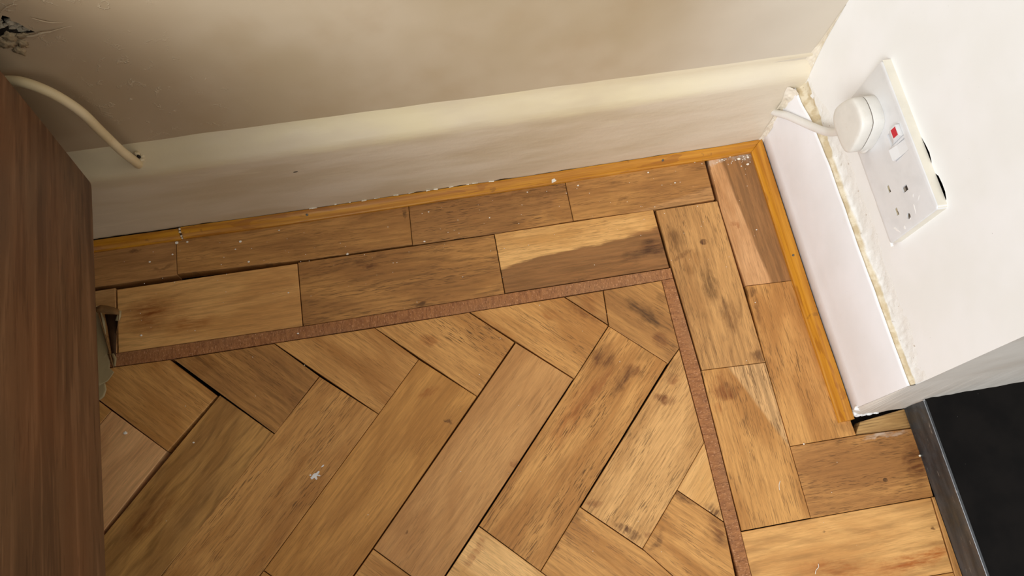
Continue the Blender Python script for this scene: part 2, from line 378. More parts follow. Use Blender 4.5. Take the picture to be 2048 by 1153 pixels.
# tones (sRGB) : light, dark
OAK = ((196, 144, 84), (164, 112, 58)); OAKD = ((178, 128, 72), (146, 100, 54)); BEE = ((208, 158, 98), (184, 132, 76))
PALE = ((222, 176, 118), (196, 146, 88)); PINK = ((202, 150, 96), (172, 118, 68)); BRN = ((150, 102, 58), (118, 76, 40))
GREY = (150, 140, 120); DK = (92, 62, 44); BLK = (70, 62, 56); RED = (150, 96, 62); AMB = (190, 140, 82)
WHT = (236, 228, 214)
LOOK = {
 # id: (tones, pore, fig, freq, warp, stains, splits)
 'p0': (OAK, .5, .45, 150, .8, [(-700,-180,30,14,-40,(190,160,110),.6)], []),
 'p1': (OAKD, .6, .6, 120, 1.6, [(-690,-180,22,18,0,(170,140,100),.5)], []),
 'p2': (OAK, .45, .3, 160, .7, [], []),
 'p3': (OAK, 1.0, .35, 170, .5, [(-440,-190,16,10,-40,AMB,.7)], []),
 'p4': (OAK, .7, .4, 150, 1.0, [(-262,-185,26,11,-40,(150,112,70),.8), (-300,-185,20,9,-40,(180,140,95),.6)], []),
 'p5a': (OAKD, .7, .4, 150, .6, [(-255,-175,20,20,0,(190,150,110),.6)], []),
 'p5b': (OAKD, .6, .4, 150, .9, [(-202,-190,24,9,-35,BLK,.8), (-190,-207,22,9,-50,BLK,.75), (-185,-235,14,12,0,RED,.6), (-172,-186,9,9,0,DK,.5)], []),
 'qm': (((214,164,114),(190,138,92)), .25, .3, 130, .7, [], []),
 'qmm': (OAK, .3, .3, 130, .7, [], []),
 'q0': (((188,140,80),(152,108,58)), .2, .75, 95, 2.6, [(-745,-330,42,22,45,(165,130,90),.7)], []),  # the entry in the stain slot just darkens the left side
 'q1': (OAK, .8, .3, 150, .8, [], []),
 'q2': (((192,138,74),(166,114,56)), .35, .35, 150, 1.2, [(-432,-285,5,4,-40,DK,.7), (-450,-250,16,7,20,AMB,.7)], []),
 'q3': (((194,144,90),(170,120,70)), .35, .35, 110, 1.3, [(-490,-391,4,2,45,DK,.7), (-370,-340,6,4,0,(170,120,80),.6)], []),
 'q4': (OAK, 1.0, .5, 190, .5, [(-252,-243,16,22,-45,(120,84,58),.85), (-238,-272,24,9,45,(110,78,54),.85), (-224,-262,10,15,45,(150,112,78),.7), (-262,-272,34,8,45,(176,124,80),.6), (-205,-248,16,12,0,(176,168,144),.6), (-300,-300,60,14,45,(204,158,108),.6), (-392,-448,20,6,-42,DK,.6), (-280,-300,10,4,45,(170,120,80),.6)],
        [(-222,-318,225,(214,162,108),.8,.006)]),
 'q5': (((206,158,102),(176,128,76)), .7, .5, 240, .5, [(-196,-298,17,8,-35,(140,96,60),.9), (-182,-280,10,7,0,(160,115,80),.7), (-268,-427,22,5,-42,DK,.9), (-246,-437,10,5,-42,RED,.7), (-296,-395,10,6,-42,RED,.6), (-176,-264,9,9,0,GREY,.5)], []),
 't': (PALE, .3, .3, 120, .8, [(-172,-425,16,9,-30,DK,.8)], []),
 'r4': (OAK, .7, .45, 160, .8, [(-200,-402,26,8,-42,DK,.9), (-176,-440,14,22,0,(130,92,60),.8), (-240,-442,16,6,45,DK,.7)], []),
 'r3': (OAK, .6, .5, 120, 1.4, [(-317,-403,9,8,0,DK,.6), (-300,-470,4,4,0,DK,.7), (-345,-430,10,5,45,(150,110,75),.7)], []),
 'r2': (PALE, .4, .35, 130, .7, [(-425,-420,6,26,-45,(170,120,90),.6)], []),
 'r1': (OAK, .5, .35, 130, .7, [], []), 'r0': (OAK, .5, .35, 130, .7, [], []),
 'rx1': (OAK, .5, .35, 130, .7, [], []), 'rx2': (OAKD, .5, .35, 130, .7, [], []),
 'b20': (((186,142,92),(160,116,70)), .25, .25, 130, .5, [], []),
 'b21': (BEE, .22, .45, 120, 2.0, [(-745,-110,36,26,0,(168,118,66),.9,.9), (-700,-130,40,14,10,(190,150,100),.6)], []),
 'b22': (OAKD, .7, .75, 120, 2.4, [(-444,-146,12,4,10,DK,.8), (-500,-88,22,5,-20,(120,86,55),.7), (-480,-80,9,4,0,DK,.5)], []),
 'b23': (((212,164,104),(186,136,78)), .5, .5, 150, .6, [(-166,-122,24,18,0,(118,84,58),.9), (-190,-128,26,9,10,DK,.6), (-262,-148,20,3,0,BLK,.5)],
         [(-250,-108,186,(140,92,50),.88,.014)]),
 'b10': (((172,124,74),(142,98,56)), .3, .4, 130, 1.0, [(-760,-30,8,3,20,DK,.8), (-728,-57,16,3,12,DK,.6)], []),
 'b11': (OAKD, .5, .5, 130, 1.2, [(-460,-18,26,4,0,BLK,.9), (-448,-28,4,14,0,BLK,.6)], []),
 'b12': (OAKD, 1.0, .45, 170, .6, [(-300,-30,60,6,0,BRN[1],.4)], [(-300,-60,25,(150,104,60),.5,.02)]),
 'b13': (OAKD, .55, .45, 150, 1.0, [(-190,-56,14,5,25,DK,.6)], [(-120,-64,190,(196,146,92),.7,.005)]),
 'c10': (((196,148,104),(172,122,78)), .35, .25, 150, .5, [(-64,-108,8,4,0,AMB,.6), (-30,-22,20,9,0,(218,212,200),.55), (-60,-22,24,5,0,(218,210,196),.5)],
         [(-50,-100,-84.6,(150,104,58),.9,.006)]),
 'c11': (OAK, .75, .25, 120, .5, [(-70,-197,10,8,30,DK,.7), (-66,-222,5,22,0,DK,.5), (-16,-200,5,6,0,DK,.7), (-8,-364,12,8,0,(190,180,165),.5)], []),
 'c20': (((190,142,88),(160,114,66)), .7, .55, 130, 1.1, [(-106,-125,5.5,4.5,0,(96,58,38),.95,.35), (-138,-118,12,26,0,(140,122,96),.7), (-112,-178,12,30,-4,(128,116,96),.85), (-98,-220,14,28,-4,(136,112,84),.75), (-104,-205,7,12,0,(110,84,60),.6), (-128,-150,20,26,0,(180,158,126),.6), (-80,-268,14,9,0,(110,80,56),.8), (-148,-205,5,40,0,(160,120,86),.6), (-136,-136,16,4,10,(130,96,66),.7)],
         []),
 'c21': (OAK, .8, .3, 170, .5, [(-127,-297,21,21,0,(176,142,108),.9,.5), (-134,-305,12,14,0,(184,154,122),.6,.5), (-126,-293,5,5,0,DK,.6), (-140,-320,8,8,0,AMB,.5)],
         [(-78,-368,-66.7,(214,168,112),.9,.003)]),
 'h1': (((182,130,74),(148,100,54)), .85, .45, 150, .8, [(15,-423,3,2.6,0,(30,20,15),1.0,.3), (54,-412,16,30,0,(120,66,42),.9), (30,-378,30,4,0,WHT,.45), (-20,-378,14,5,0,(200,190,175),.5)], []),
 'h2': (BEE, .2, .6, 60, 1.4, [(20,-505,60,12,8,(196,138,74),.9), (-60,-500,60,10,-8,(200,144,84),.6), (47,-478,3,2,0,DK,.8), (-66,-462,1.8,1.2,0,(30,20,14),1.0,.3)], []),
 'h3': (OAKD, .6, .3, 120, .5, [], []), 'h4': (OAK, .6, .3, 120, .5, [], []),
 'pine': (((186,148,96),(150,112,68)), .1, .95, 330, .15, [(66,-364,8,20,0,(120,84,54),.7), (0,-366,5,14,0,(110,84,60),.6)], []),
}
floor_mat = plain('dark_subfloor', (20, 15, 11), .9, .1, var=.4, bump=.4)
floor = put('floor', box_bm(-1.75, 0.6, -1.75, 0.004, -0.06, -0.0165), floor_mat, structure=True)

def strip_mat(name, rot):
    n = N(name, .55, .35)
    p = n.co
    f = n.noise(n.vmul(p, (260, 60, 60)), 1.0, 4, .6)
    col = n.mix(n.ramp(f, .3, .7), lin((176, 118, 70)), lin((142, 90, 52)))
    big = n.noise(n.vmul(p, (5, 12, 5)), 1.0, 2)
    col = n.mix(n.ramp(big, .4, .7, 0, .35), col, lin((156, 122, 88)))
    fl = n.noise(n.vmul(p, (900, 300, 60)), 1.0, 2)
    col = n.mix(n.ramp(fl, .57, .66, 0, .6), col, lin((214, 160, 116)))
    dk = n.noise(n.vmul(p, (800, 280, 60)), 1.3, 2)
    col = n.mix(n.ramp(dk, .58, .66, 0, .5), col, lin((74, 42, 26)))
    return n.done(col, n.bump(fl, .3, .0004))

rnd = random.Random(7)
for key, (gr, poly, ins) in BLOCKS.items():
    rot = ANG[gr]
    cx = sum(p[0] for p in poly) / len(poly) * MM; cy = sum(p[1] for p in poly) / len(poly) * MM
    strip = key in ('sA', 'sB')
    z = rnd.uniform(-.25, .35)
    if strip: z = 0.15
    if key == 'pine': z = -2.5
    tilt = (0, 0) if strip else (rnd.uniform(-.003, .003), rnd.uniform(-.003, .003))
    bm = block_bm(poly, ins, z=z, edge=.3 if strip else .5, tilt=tilt, ori=(cx, cy), rot=rot, depth=16 if key != 'pine' else 13.9)
    if strip:
        mat = strip_mat('cross_grain_border_strip', rot)
    else:
        tones, pore, fig, freq, warp, stains, splits = LOOK[key]
        gl = .3 if key == 'pine' else .44
        mat = wood('oak_block', hash(gr) % 1 + rnd.randint(0, 9999), tones[0], tones[1], (cx, cy), rot, pore, fig, freq, warp, stains, splits)
    o = put('border_strip' if strip else ('pine_packing_strip' if key == 'pine' else 'parquet_block'), bm, mat, parent=floor, origin=(cx, cy, 0), rot=rot)
    if strip: o['label'] = 'thin reddish cross-grained inlay strip framing the herringbone'
    if key == 'pine': o['label'] = 'striped softwood filler strip against the wall end'
# ---------------------------------------------------------------- walls and skirting
YA = [(-950, -13), (-800, -13), (-592, -14), (-355, -12), (-75, -9), (0, -7)]      # face of the back skirting (y) along x
YB = [(-350, -2), (-200, -4), (0, -4)]                                              # face of the side skirting (x) along y
ZA = [(-900, 139), (0, 139)]
WX, WY = 6.0, 5.0                                                                   # wall planes
END = -346.5                                                                        # where the side wall ends

def poly_wall(outer, holes, to3, depth_dir=None, depth=0, subdiv_edges=None):
    polys = [[Vector((a, b, 0)) for a, b in outer]] + [[Vector((a, b, 0)) for a, b in h] for h in holes]
    flat = [v for p in polys for v in p]
    tris = tessellate_polygon(polys)
    bm = bmesh.new()
    vs = [bm.verts.new(to3(v.x, v.y, 0)) for v in flat]
    for t in tris:
        try: bm.faces.new([vs[i] for i in t])
        except ValueError: pass
    if depth:
        k = 0
        for p in polys:
            m = len(p)
            back = [bm.verts.new(to3(v.x, v.y, depth)) for v in p]
            for i in range(m):
                bm.faces.new((vs[k + i], vs[k + (i + 1) % m], back[(i + 1) % m], back[i]))
            k += m
    return bm

# paint on the back wall: warm magnolia, with filler ridges and flakes towards the left
def back_wall_mat(name='magnolia_wall_paint'):
    n = N(name, .62, .3)
    p = n.co
    x, y, z = n.xyz(p)
    c = n.mix(n.ramp(n.noise(p, 5, 3), .35, .65), lin((194, 176, 148)), lin((180, 160, 128)))
    c = n.mix(n.ramp(n.noise(p, 14, 4, .6), .45, .75, 0, .30), c, lin((172, 146, 112)))
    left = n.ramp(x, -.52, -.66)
    c = n.mix(n.math('MULTIPLY', left, .5), c, lin((160, 132, 94)))  # sideboard's shade painted in as a darker left end
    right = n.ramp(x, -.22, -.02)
    c = n.mix(n.math('MULTIPLY', right, .6), c, lin((226, 221, 210)))  # brighter corner end of the same painted light falloff
    # grubby hairline where the wall meets the skirting
    wz = n.math('ADD', z, n.math('MULTIPLY', n.noise(n.vmul(p, (9, 1, 1)), 1.0, 4), .012))
    line = n.math('MULTIPLY', n.ramp(wz, .1630, .1645), n.ramp(wz, .1665, .1650))
    gap = n.ramp(n.noise(n.vmul(p, (16, 1, 1)), 1.0, 3), .46, .58)
    xr = n.math('MULTIPLY', n.ramp(x, -.56, -.53), n.ramp(x, -.12, -.2))
    c = n.mix(n.math('MULTIPLY', n.math('MULTIPLY', line, gap), n.math('MULTIPLY', xr, .8)), c, lin((110, 84, 62)))
    # bumps: gentle everywhere, flaky ridges on the left
    h1 = n.noise(p, 9, 3, .5)
    nm = n.bump(h1, .35, .006)
    nm = n.bump(n.noise(p, 160, 3, .6), .10, .0006, nm)
    r = n.noise(n.vadd(p, n.vmul(n.noise(p, 30, 3, .5, 0, True), (.02, .02, .02))), 34, 5, .62)
    ridge = n.math('ABSOLUTE', n.math('SUBTRACT', r, .5))
    ridge = n.ramp(ridge, .022, .0)
    area1 = n.blob(p, (-.635, .005, .235), (.09, .2, .10), 0, .8)
    area2 = n.blob(p, (-.67, .005, .36), (.10, .2, .075), 0, .8)
    brk = n.ramp(n.noise(p, 60, 3), .5, .62)
    am = n.math('MULTIPLY', n.math('MAXIMUM', area1, area2), brk)
    c = n.mix(n.math('MULTIPLY', n.math('MULTIPLY', ridge, am), .38), c, lin((232, 214, 178)))  # painted highlights: ridge crests lightened in the colour
    nm = n.bump(n.math('MULTIPLY', ridge, am), .45, .002, nm)
    return n.done(c, nm)
m_back = back_wall_mat()

def white_mat(name, a=(236, 234, 230), b=(222, 219, 212), dirt=.25, bump=.3, tan=(196, 176, 142)):
    n = N(name, .5, .35)
    p = n.co
    c = n.mix(n.ramp(n.noise(p, 12, 3), .35, .65), lin(a), lin(b))
    d = n.ramp(n.noise(p, 38, 5, .65), .60, .80, 0, dirt)
    c = n.mix(d, c, lin(tan))
    sp = n.ramp(n.noise(p, 420, 2, .5), .79, .83, 0, .5)
    c = n.mix(sp, c, lin((120, 104, 88)))
    nm = n.bump(n.noise(p, 22, 3), bump, .003)
    nm = n.bump(n.noise(p, 300, 3, .6), .12, .0004, nm)
    return n.done(c, nm)
m_white = white_mat('white_wall_paint', (241, 241, 240), (237, 237, 234), dirt=.03, bump=.15)
m_patch = white_mat('old_patched_filler', (232, 224, 208), (210, 196, 170), .6, .8)

hole = [(-714.7, 333), (-710, 341), (-704.6, 347.4), (-701.0, 344.6), (-701.8, 341), (-698.3, 337.5), (-696.4, 332), (-692.6, 326.3), (-698, 326.2), (-703, 327.2), (-708, 327), (-713.5, 327.5), (-722, 325), (-738, 320), (-752, 322), (-748, 334), (-736, 345), (-724, 341), (-719, 334)]
outer = [(-1700, -17), (WX, -17), (WX, 2400), (-1700, 2400)]
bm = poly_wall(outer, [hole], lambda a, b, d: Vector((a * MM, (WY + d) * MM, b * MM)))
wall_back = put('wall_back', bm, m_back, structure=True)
# thickness of the plaster around the broken hole
def ring_bm(pts, y0, y1, rough=0.0, seed=1):
    rr = random.Random(seed); bm = bmesh.new()
    A = [bm.verts.new((a * MM, y0 * MM, b * MM)) for a, b in pts]
    B = [bm.verts.new(((a + rr.uniform(-rough, rough)) * MM, y1 * MM, (b + rr.uniform(-rough, rough)) * MM)) for a, b in pts]
    n = len(pts)
    for i in range(n): bm.faces.new((A[i], A[(i + 1) % n], B[(i + 1) % n], B[i]))
    bm.faces.new(B)
    return bm
m_rubble = plain('crumbled_plaster', (164, 152, 128), .9, .2, var=.2, scale=220, bump=.7)
m_cavity = plain('dark_cavity', (38, 32, 26), .95, .1, var=.3, bump=.5)
put('broken_plaster_edge', ring_bm(hole, WY, WY + 26, 2.5, 3), m_cavity, wall_back, label='dark cavity behind the broken plaster')
rr = random.Random(11)
spots = [(-711, 329, 8), (-705, 337, 4.0), (-701.5, 334, 3.0), (-706, 332, 3.2), (-698, 329, 3.2), (-718, 326, 7.5), (-714, 334, 3.4), (-703, 328, 4.2), (-696.8, 328.2, 2.0), (-724, 330, 8), (-708, 326.5, 5), (-713, 339, 3.2), (-702.5, 340.5, 1.8), (-709, 335.5, 1.8)]
for i, (a, b, r) in enumerate(spots):
    bm = bmesh.new(); bmesh.ops.create_icosphere(bm, subdivisions=2, radius=1)
    for v in bm.verts:
        k = 1 + .45 * noise.noise(v.co * 1.7 + Vector((i * 3.1, 0, 0)))
        v.co = Vector(((a + v.co.x * r * k * 1.15) * MM, (WY + 1.2 + r * .55 + v.co.y * r * k * .7) * MM, (b + v.co.z * r * k * .7) * MM))
    put('plaster_chunk', bm, m_rubble if i % 5 else m_cavity, wall_back)
# ragged lip and long raised crack running right from the hole
for pts, rad in (([(-700, 3.6, 324.2), (-694, 3.2, 324.6), (-688, 3.4, 326.4), (-681, 3.8, 326.2), (-672, 4.4, 327.6), (-664, 5.2, 328)], [.9, 1.0, .8, .6, .45, .2]),
                 ([(-703, 3.6, 352), (-696, 3.8, 356), (-690, 4.6, 357.5)], [.3, .5, .2]),
                 ([(-687, 4, 343), (-680, 3.6, 338), (-675, 4.2, 335), (-668, 4.8, 333)], [.3, .6, .5, .2])):
    put('raised_crack', tube_bm([(a * MM, b * MM, c * MM) for a, b, c in pts], [q * MM for q in rad], 8, 4), m_back, wall_back, smooth=True)

def slump(name, pts, mat, parent, seed):
    bm = bmesh.new()
    for i, (x, y, z, sx, sz) in enumerate(pts):
        g = bmesh.ops.create_icosphere(bm, subdivisions=3, radius=1)
        for v in g['verts']:
            k = 1 + .7 * noise.noise(v.co * 2.6 + Vector((i * 2.3 + seed, 0, 0)))
            v.co = Vector(((x + v.co.x * sx * k) * MM, (y + v.co.y * 1.6 * k) * MM, (z + v.co.z * sz * k) * MM))
    return put(name, bm, mat, parent, smooth=True)
slump('slumped_plaster', [(-712, WY, 324, 6, 4.5), (-703, WY, 324.4, 5, 2.6), (-718, WY, 318, 7, 5), (-708, WY, 316, 4, 5), (-714, WY, 309, 4, 5)], plain('slumped_plaster', (150, 130, 98), .9, .2, var=.25, scale=240, bump=.8), wall_back, 2)
# side wall with its opening for the socket box, and the return at its end
plate = dict(y0=-79.7, z0=262.7, ang=math.atan2(3.2, 144.7), w=145.5, h=79.0)
def pl(u, v, x):
    """plate coordinates: u to the right (towards -y), v down, x outwards"""
    c, s = math.cos(plate['ang']), math.sin(plate['ang'])
    return (x * MM, (plate['y0'] - (u * c - v * s * -1 * -1)) * MM, (plate['z0'] - (u * s + v * c)) * MM)
def pl2(u, v):
    p = pl(u, v, 0); return (p[1] / MM, p[2] / MM)
chase = [pl2(4, 4), pl2(70, 3), pl2(80, -.3), pl2(88, -1.8), pl2(96, -2.6), pl2(103, -1.2), pl2(107, .8), pl2(113, .8), pl2(118, -2.6), pl2(126, -3.4), pl2(133, -3.2), pl2(139, -1.2), pl2(141, 5), pl2(141, 74), pl2(4, 74)]
edge = [(END, -17), (END, 130), (END + 2.2, 283), (END + 4, 420), (END + 4, 2400)]
bm = poly_wall(edge + [(WY, 2400), (WY, -17)], [chase], lambda a, b, d: Vector((WX * MM, a * MM, b * MM)))
wall_right = put('wall_right', bm, m_white, structure=True)
bm = bmesh.new()
A = [bm.verts.new((WX * MM, a * MM, b * MM)) for a, b in chase]; B = [bm.verts.new(((WX + 30) * MM, a * MM, b * MM)) for a, b in chase]
for i in range(len(chase)): bm.faces.new((A[i], A[(i + 1) % len(chase)], B[(i + 1) % len(chase)], B[i]))
bm.faces.new(B)
put('socket_recess', bm, m_cavity, wall_right, label='dark gap cut in the plaster around the socket')
# return face of the wall end: ragged lower edge a little above the floor
rr = random.Random(5)
xs = [WX + (600 - WX) * (i / 60) ** 1.6 for i in range(61)]
bm = bmesh.new()
low = [bm.verts.new((x * MM, (END - 6.5 + rr.uniform(-.5, .5)) * MM, (2.2 + rr.uniform(-.9, .9)) * MM)) for x in xs]
rows = [low]
foot = [[bm.verts.new((x * MM, (END - dy) * MM, z * MM)) for x, dy in cols] for z, cols in ((4.0, ((-2.4, .2), (-.8, 3.0), (2.2, 5.2), (WX, 6.5))), (40, ((-2.0, .2), (-.4, 2.4), (2.4, 4.0), (WX, 4.8))), (90, ((-2.2, .2), (-.4, 1.4), (2.4, 2.0), (WX, 2.3))), (128.5, ((-2.0, .1), (-.4, .2), (2.4, .2), (WX, .1))))]
for a, b in zip(foot, foot[1:]):
    for i in range(3): bm.faces.new((a[i], a[i + 1], b[i + 1], b[i]))
for k, (yy, zz) in enumerate(((END, 130), (END + 2.2, 283), (END + 4, 420), (END + 4, 2400))):
    rows.append([bm.verts.new((x * MM, yy * MM, zz * MM)) for x in xs])
for a, b in zip(rows, rows[1:]):
    for i in range(60): bm.faces.new((a[i], a[i + 1], b[i + 1], b[i]))
m_reveal = white_mat('shaded_return_paint', (214, 208, 198), (202, 194, 182), .3, .35, (186, 160, 136))  # white paint greyed in its colour, standing for this face's weaker light
wall_return = put('wall_end', bm, m_reveal, structure=True)
# thin dark line where the return stops over the floor

# ---- skirting boards, drawn as a moulding section swept along the wall with a hand-painted unevenness
def sweep(name, stations, section, mat, parent=None, structure=True, smooth=True):
    bm = bmesh.new(); R_ = []
    for s in stations: R_.append([bm.verts.new(p) for p in section(s)])
    for a, b in zip(R_, R_[1:]):
        for j in range(len(a) - 1): bm.faces.new((a[j], b[j], b[j + 1], a[j + 1]))
    return put(name, bm, mat, parent, smooth=smooth, structure=structure)

def nz(a, b, s): return noise.noise(Vector((a * s, b * s, 3.3)))
def skirt_mat_back():
    n = N('yellowed_skirting_gloss', .42, .4)
    p = n.co; x, y, z = n.xyz(p)
    base = n.mix(n.ramp(n.noise(n.vmul(p, (6, 6, 30)), 1.0, 3), .35, .65), lin((214, 198, 172)), lin((200, 182, 152)))
    top = n.math('MULTIPLY', n.ramp(n.math('ADD', z, n.math('MULTIPLY', n.noise(n.vmul(p, (8, 1, 20)), 1.0, 3), .02)), .134, .146), 1.0)
    c = n.mix(n.math('MULTIPLY', top, n.ramp(n.noise(n.vmul(p, (10, 1, 30)), 1.0, 3), .3, .7, .2, .9)), base, lin((220, 204, 164)))
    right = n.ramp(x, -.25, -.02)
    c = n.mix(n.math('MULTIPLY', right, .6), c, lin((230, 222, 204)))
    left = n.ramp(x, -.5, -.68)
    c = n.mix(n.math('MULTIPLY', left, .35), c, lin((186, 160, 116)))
    st = n.ramp(n.noise(n.vmul(p, (7, 1, 40)), 1.0, 4, .6), .6, .75, 0, .35)
    c = n.mix(st, c, lin((236, 222, 188)))
    nm = n.bump(n.noise(n.vmul(p, (12, 12, 40)), 1.0, 3), .5, .0025)
    nm = n.bump(n.noise(p, 90, 4, .6), .18, .0012, nm)
    return n.done(c, nm)
m_skA = skirt_mat_back()
def secA(x):
    f = interp(YA, x); j = nz(x, 0, .02) * .8; k = nz(x, 40, .05)
    zb = 9.5 + max(0, k) * 3.5 + nz(x, 9, .16) * 1.6
    if x > -60: zb = 9
    pr = [(f + 2.2, 0), (f + 2.0, zb - .6), (f + .2, zb), (f, zb + 2), (f + .3 + j * .3, 45), (f + .9, 86 + j), (f + .2, 96 + j), (f + .2, 128 + j), (f + .9, 136 + j), (f + 3.5, 141 + j), (f + 8.5, 147 + j * 2), (f + 13, 153 + j * 2), (WY - 1.2, 158 + j * 2), (WY + .5, 164 + j * 2)]
    return [(x * MM, y * MM, z * MM) for y, z in pr]
xsA = [-1690, -1300, -1000] + [(-950 + i * 5) for i in range(190)] + [0, 2, WX]
baseboard_back = sweep('baseboard_back', xsA, secA, m_skA)

m_skB = white_mat('white_skirting_gloss', (242, 242, 245), (236, 236, 238), .08, .2)
def ledge_mat():
    n = N('grubby_caulk', .6, .3); p = n.co; x, y, z = n.xyz(p)
    c = n.mix(n.ramp(n.noise(p, 60, 4), .35, .65), lin((232, 226, 212)), lin((214, 200, 174)))
    zz = n.math('ADD', z, n.math('MULTIPLY', n.noise(p, 25, 3), .004))
    c = n.mix(n.ramp(zz, .1315, .1335), n.mix(n.ramp(n.noise(p, 90, 4), .4, .6), lin((222, 210, 184)), lin((200, 182, 148))), lin((234, 232, 227)))
    c = n.mix(n.ramp(n.noise(p, 160, 3), .66, .72, 0, .55), c, lin((150, 120, 84)))
    return n.done(c, n.bump(n.noise(p, 240, 4, .65), .5, .0012))
m_ledge = ledge_mat()
def topB(y): return interp([(-350, 128.5), (-120, 129), (-60, 126), (-20, 118), (10, 115)], y) + nz(y, 3, .05) * .9
def secB(y):
    f = interp(YB, y); t = topB(y); zb = 10 + nz(y, 9, .16) * 1.0
    pr = [(f + 2, 0), (f + 1.6, zb - .5), (f, zb), (f + .3, 30), (f + .6, 44), (f - .1, 50), (f, 90), (f + .1, t - 3), (f + .6, t - .8), (f + 1.8, t)]
    return [(x * MM, y * MM, z * MM) for x, z in pr]
ysB = [END + i * 4 for i in range(88)] + [WY]
baseboard_right = sweep('baseboard_right', ysB, secB, m_skB)
# end of the board, closing the section
pr = [Vector(p) for p in secB(END)]
bm = bmesh.new()
vs = [bm.verts.new(p) for p in pr] + [bm.verts.new((WX * MM, END * MM, .1285)), bm.verts.new((WX * MM, END * MM, 0))]
bm.faces.new(vs)
put('board_end', bm, m_reveal, baseboard_right)
# grubby filler on the ledge between board and wall, with a lumpy rise up the wall
def secC(y):
    f = interp(YB, y); t = topB(y)
    a = nz(y, 20, .06); b = nz(y, 33, .11)
    pr = [(f + 1.4, t - 1.2), (f + 2.2, t - 1.8 + .5 * b), (f + 4, t - 1.0 + b), (f + 6.2, t + .5 + a)]
    H_ = 20 + 8 * nz(y, 50, .03)
    for i in range(11):
        q = i / 10; fade = (1 - q) ** .7 * min(1, 4 * (1 - q))
        th = (.5 + 1.4 * (nz(y, i * 2.2, .09)) + .9 * nz(y, 60 + i * 2.2, .25)) * fade + .9 * (1 - q) ** 3
        pr.append((WX - max(-.4, th) + (.3 if i == 10 else 0), t + 2.5 + q * H_))
    return [(x * MM, y * MM, z * MM) for x, z in pr]
sweep('caulk_ledge', [END + .5 + i * 1.5 for i in range(234)], secC, m_ledge, baseboard_right, structure=False)

# lumpy filler where skirting, walls and cable meet
def lump(name, pts, mat, parent, r=4, seed=0, flat=(1, 1, 1)):
    bm = bmesh.new()
    for i, (x, y, z, s) in enumerate(pts):
        g = bmesh.ops.create_icosphere(bm, subdivisions=3, radius=1)
        for v in g['verts']:
            k = 1 + .35 * noise.noise(v.co * 1.6 + Vector((i * 2.3 + seed, 0, 0)))
            v.co = Vector(((x + v.co.x * s * flat[0] * k) * MM, (y + v.co.y * s * flat[1] * k) * MM, (z + v.co.z * s * flat[2] * k) * MM))
    return put(name, bm, mat, parent, smooth=True)
# crumbly filler down the room corner: a rough fillet swept up the corner
def corner_fillet(name, z0, z1, step, ax, ay, wfn, mat, parent):
    bm = bmesh.new(); R_ = []
    z = z0
    while z <= z1:
        w = wfn(z); row = []
        for i in range(15):
            t = i / 14; a = t * math.pi / 2
            # concave quarter from the back wall round to the side wall
            cx_, cy_ = ax - w, ay - w
            px = cx_ + w * math.sin(a) ** .9 if w else ax; py = cy_ + w * math.cos(a) ** .9
            px = ax - w * (1 - math.sin(a)) ; py = ay - w * (1 - math.cos(a))
            k = math.sin(t * math.pi)
            d = (2.0 * nz(z, i * 2.0, .11) + 1.5 * nz(z + 90, i * 2.5, .3)) * k + .25
            px -= d * .7; py -= d * .7
            row.append(bm.verts.new((px * MM, py * MM, z * MM)))
        R_.append(row); z += step
    for a, b in zip(R_, R_[1:]):
        for j in range(14): bm.faces.new((a[j], b[j], b[j + 1], a[j + 1]))
    return put(name, bm, mat, parent, smooth=True)
corner_fillet('corner_filler', 112, 235, 1.4, WX, WY, lambda z: 2.5 + 13 * max(0, (190 - z) / 78) ** 1.3 if z < 190 else 2.5 * (235 - z) / 45, m_patch, wall_right)
corner_fillet('corner_filler', 8, 122, 1.4, -3.6, -7.0, lambda z: 5 + 3 * nz(z, 3, .05) + max(0, (z - 70) / 12), m_patch, baseboard_right)
# filler and cracks at the foot of the corner, and the broken nose where the wall ends
lump('broken_plaster_nose', [(2, END - 3.5, 8, 4.5), (7, END - 4.5, 6, 4), (12, END - 5, 5, 3.6), (-1.5, END - .5, 7, 3.6), (19, END - 5.5, 4, 3), (1, END, 22, 4), (27, END - 6, 4, 2.4)], m_white, wall_return, seed=21, flat=(1.5, .8, .8))

# ---- stained beading: small moulding, mitred in the corner
def bead_mat():
    n = N('orange_stained_pine', .32, .5)
    p = n.co
    f = n.noise(n.vmul(p, (9, 260, 260)), 1.0, 4, .6)
    c = n.mix(n.ramp(f, .3, .7), lin((206, 142, 38)), lin((172, 108, 22)))
    w = n.noise(n.vmul(p, (14, 90, 90)), 1.0, 3, .5, 1.5)
    c = n.mix(n.ramp(w, .56, .62, 0, .5), c, lin((150, 88, 22)))
    c = n.mix(n.ramp(n.noise(n.vmul(p, (60, 60, 60)), 1.0, 4), .66, .72, 0, .45), c, lin((120, 76, 36)))
    return n.done(c, n.bump(f, .12, .0004))
m_bead = bead_mat()
m_bead2 = m_bead
SEC = [(0, 0), (0, 2.6), (.7, 3.3), (1.5, 3.6), (3.2, 6.4), (5.2, 8.8), (7.6, 10.3), (9.6, 10.9), (11, 11)]   # (distance from room side, height) for an 11 mm bead
def bead(name, along, n_st, fn, mat, w, h, mitre=None):
    """along: list of stations; fn(s) -> room-side face coordinate pair builder"""
    bm = bmesh.new(); R_ = []
    for s in along:
        R_.append([bm.verts.new(fn(s, d * w / 11, z * h / 11)) for d, z in SEC] + [bm.verts.new(fn(s, w, 0))])
    for a, b in zip(R_, R_[1:]):
        for j in range(len(a)): bm.faces.new((a[j], a[(j + 1) % len(a)], b[(j + 1) % len(a)], b[j]))
    bm.faces.new(R_[0][::-1]); bm.faces.new(R_[-1])
    return sharpen(put(name, bm, mat, structure=True), .5)
def frontA(x): return interp(YA, x) - 11.4
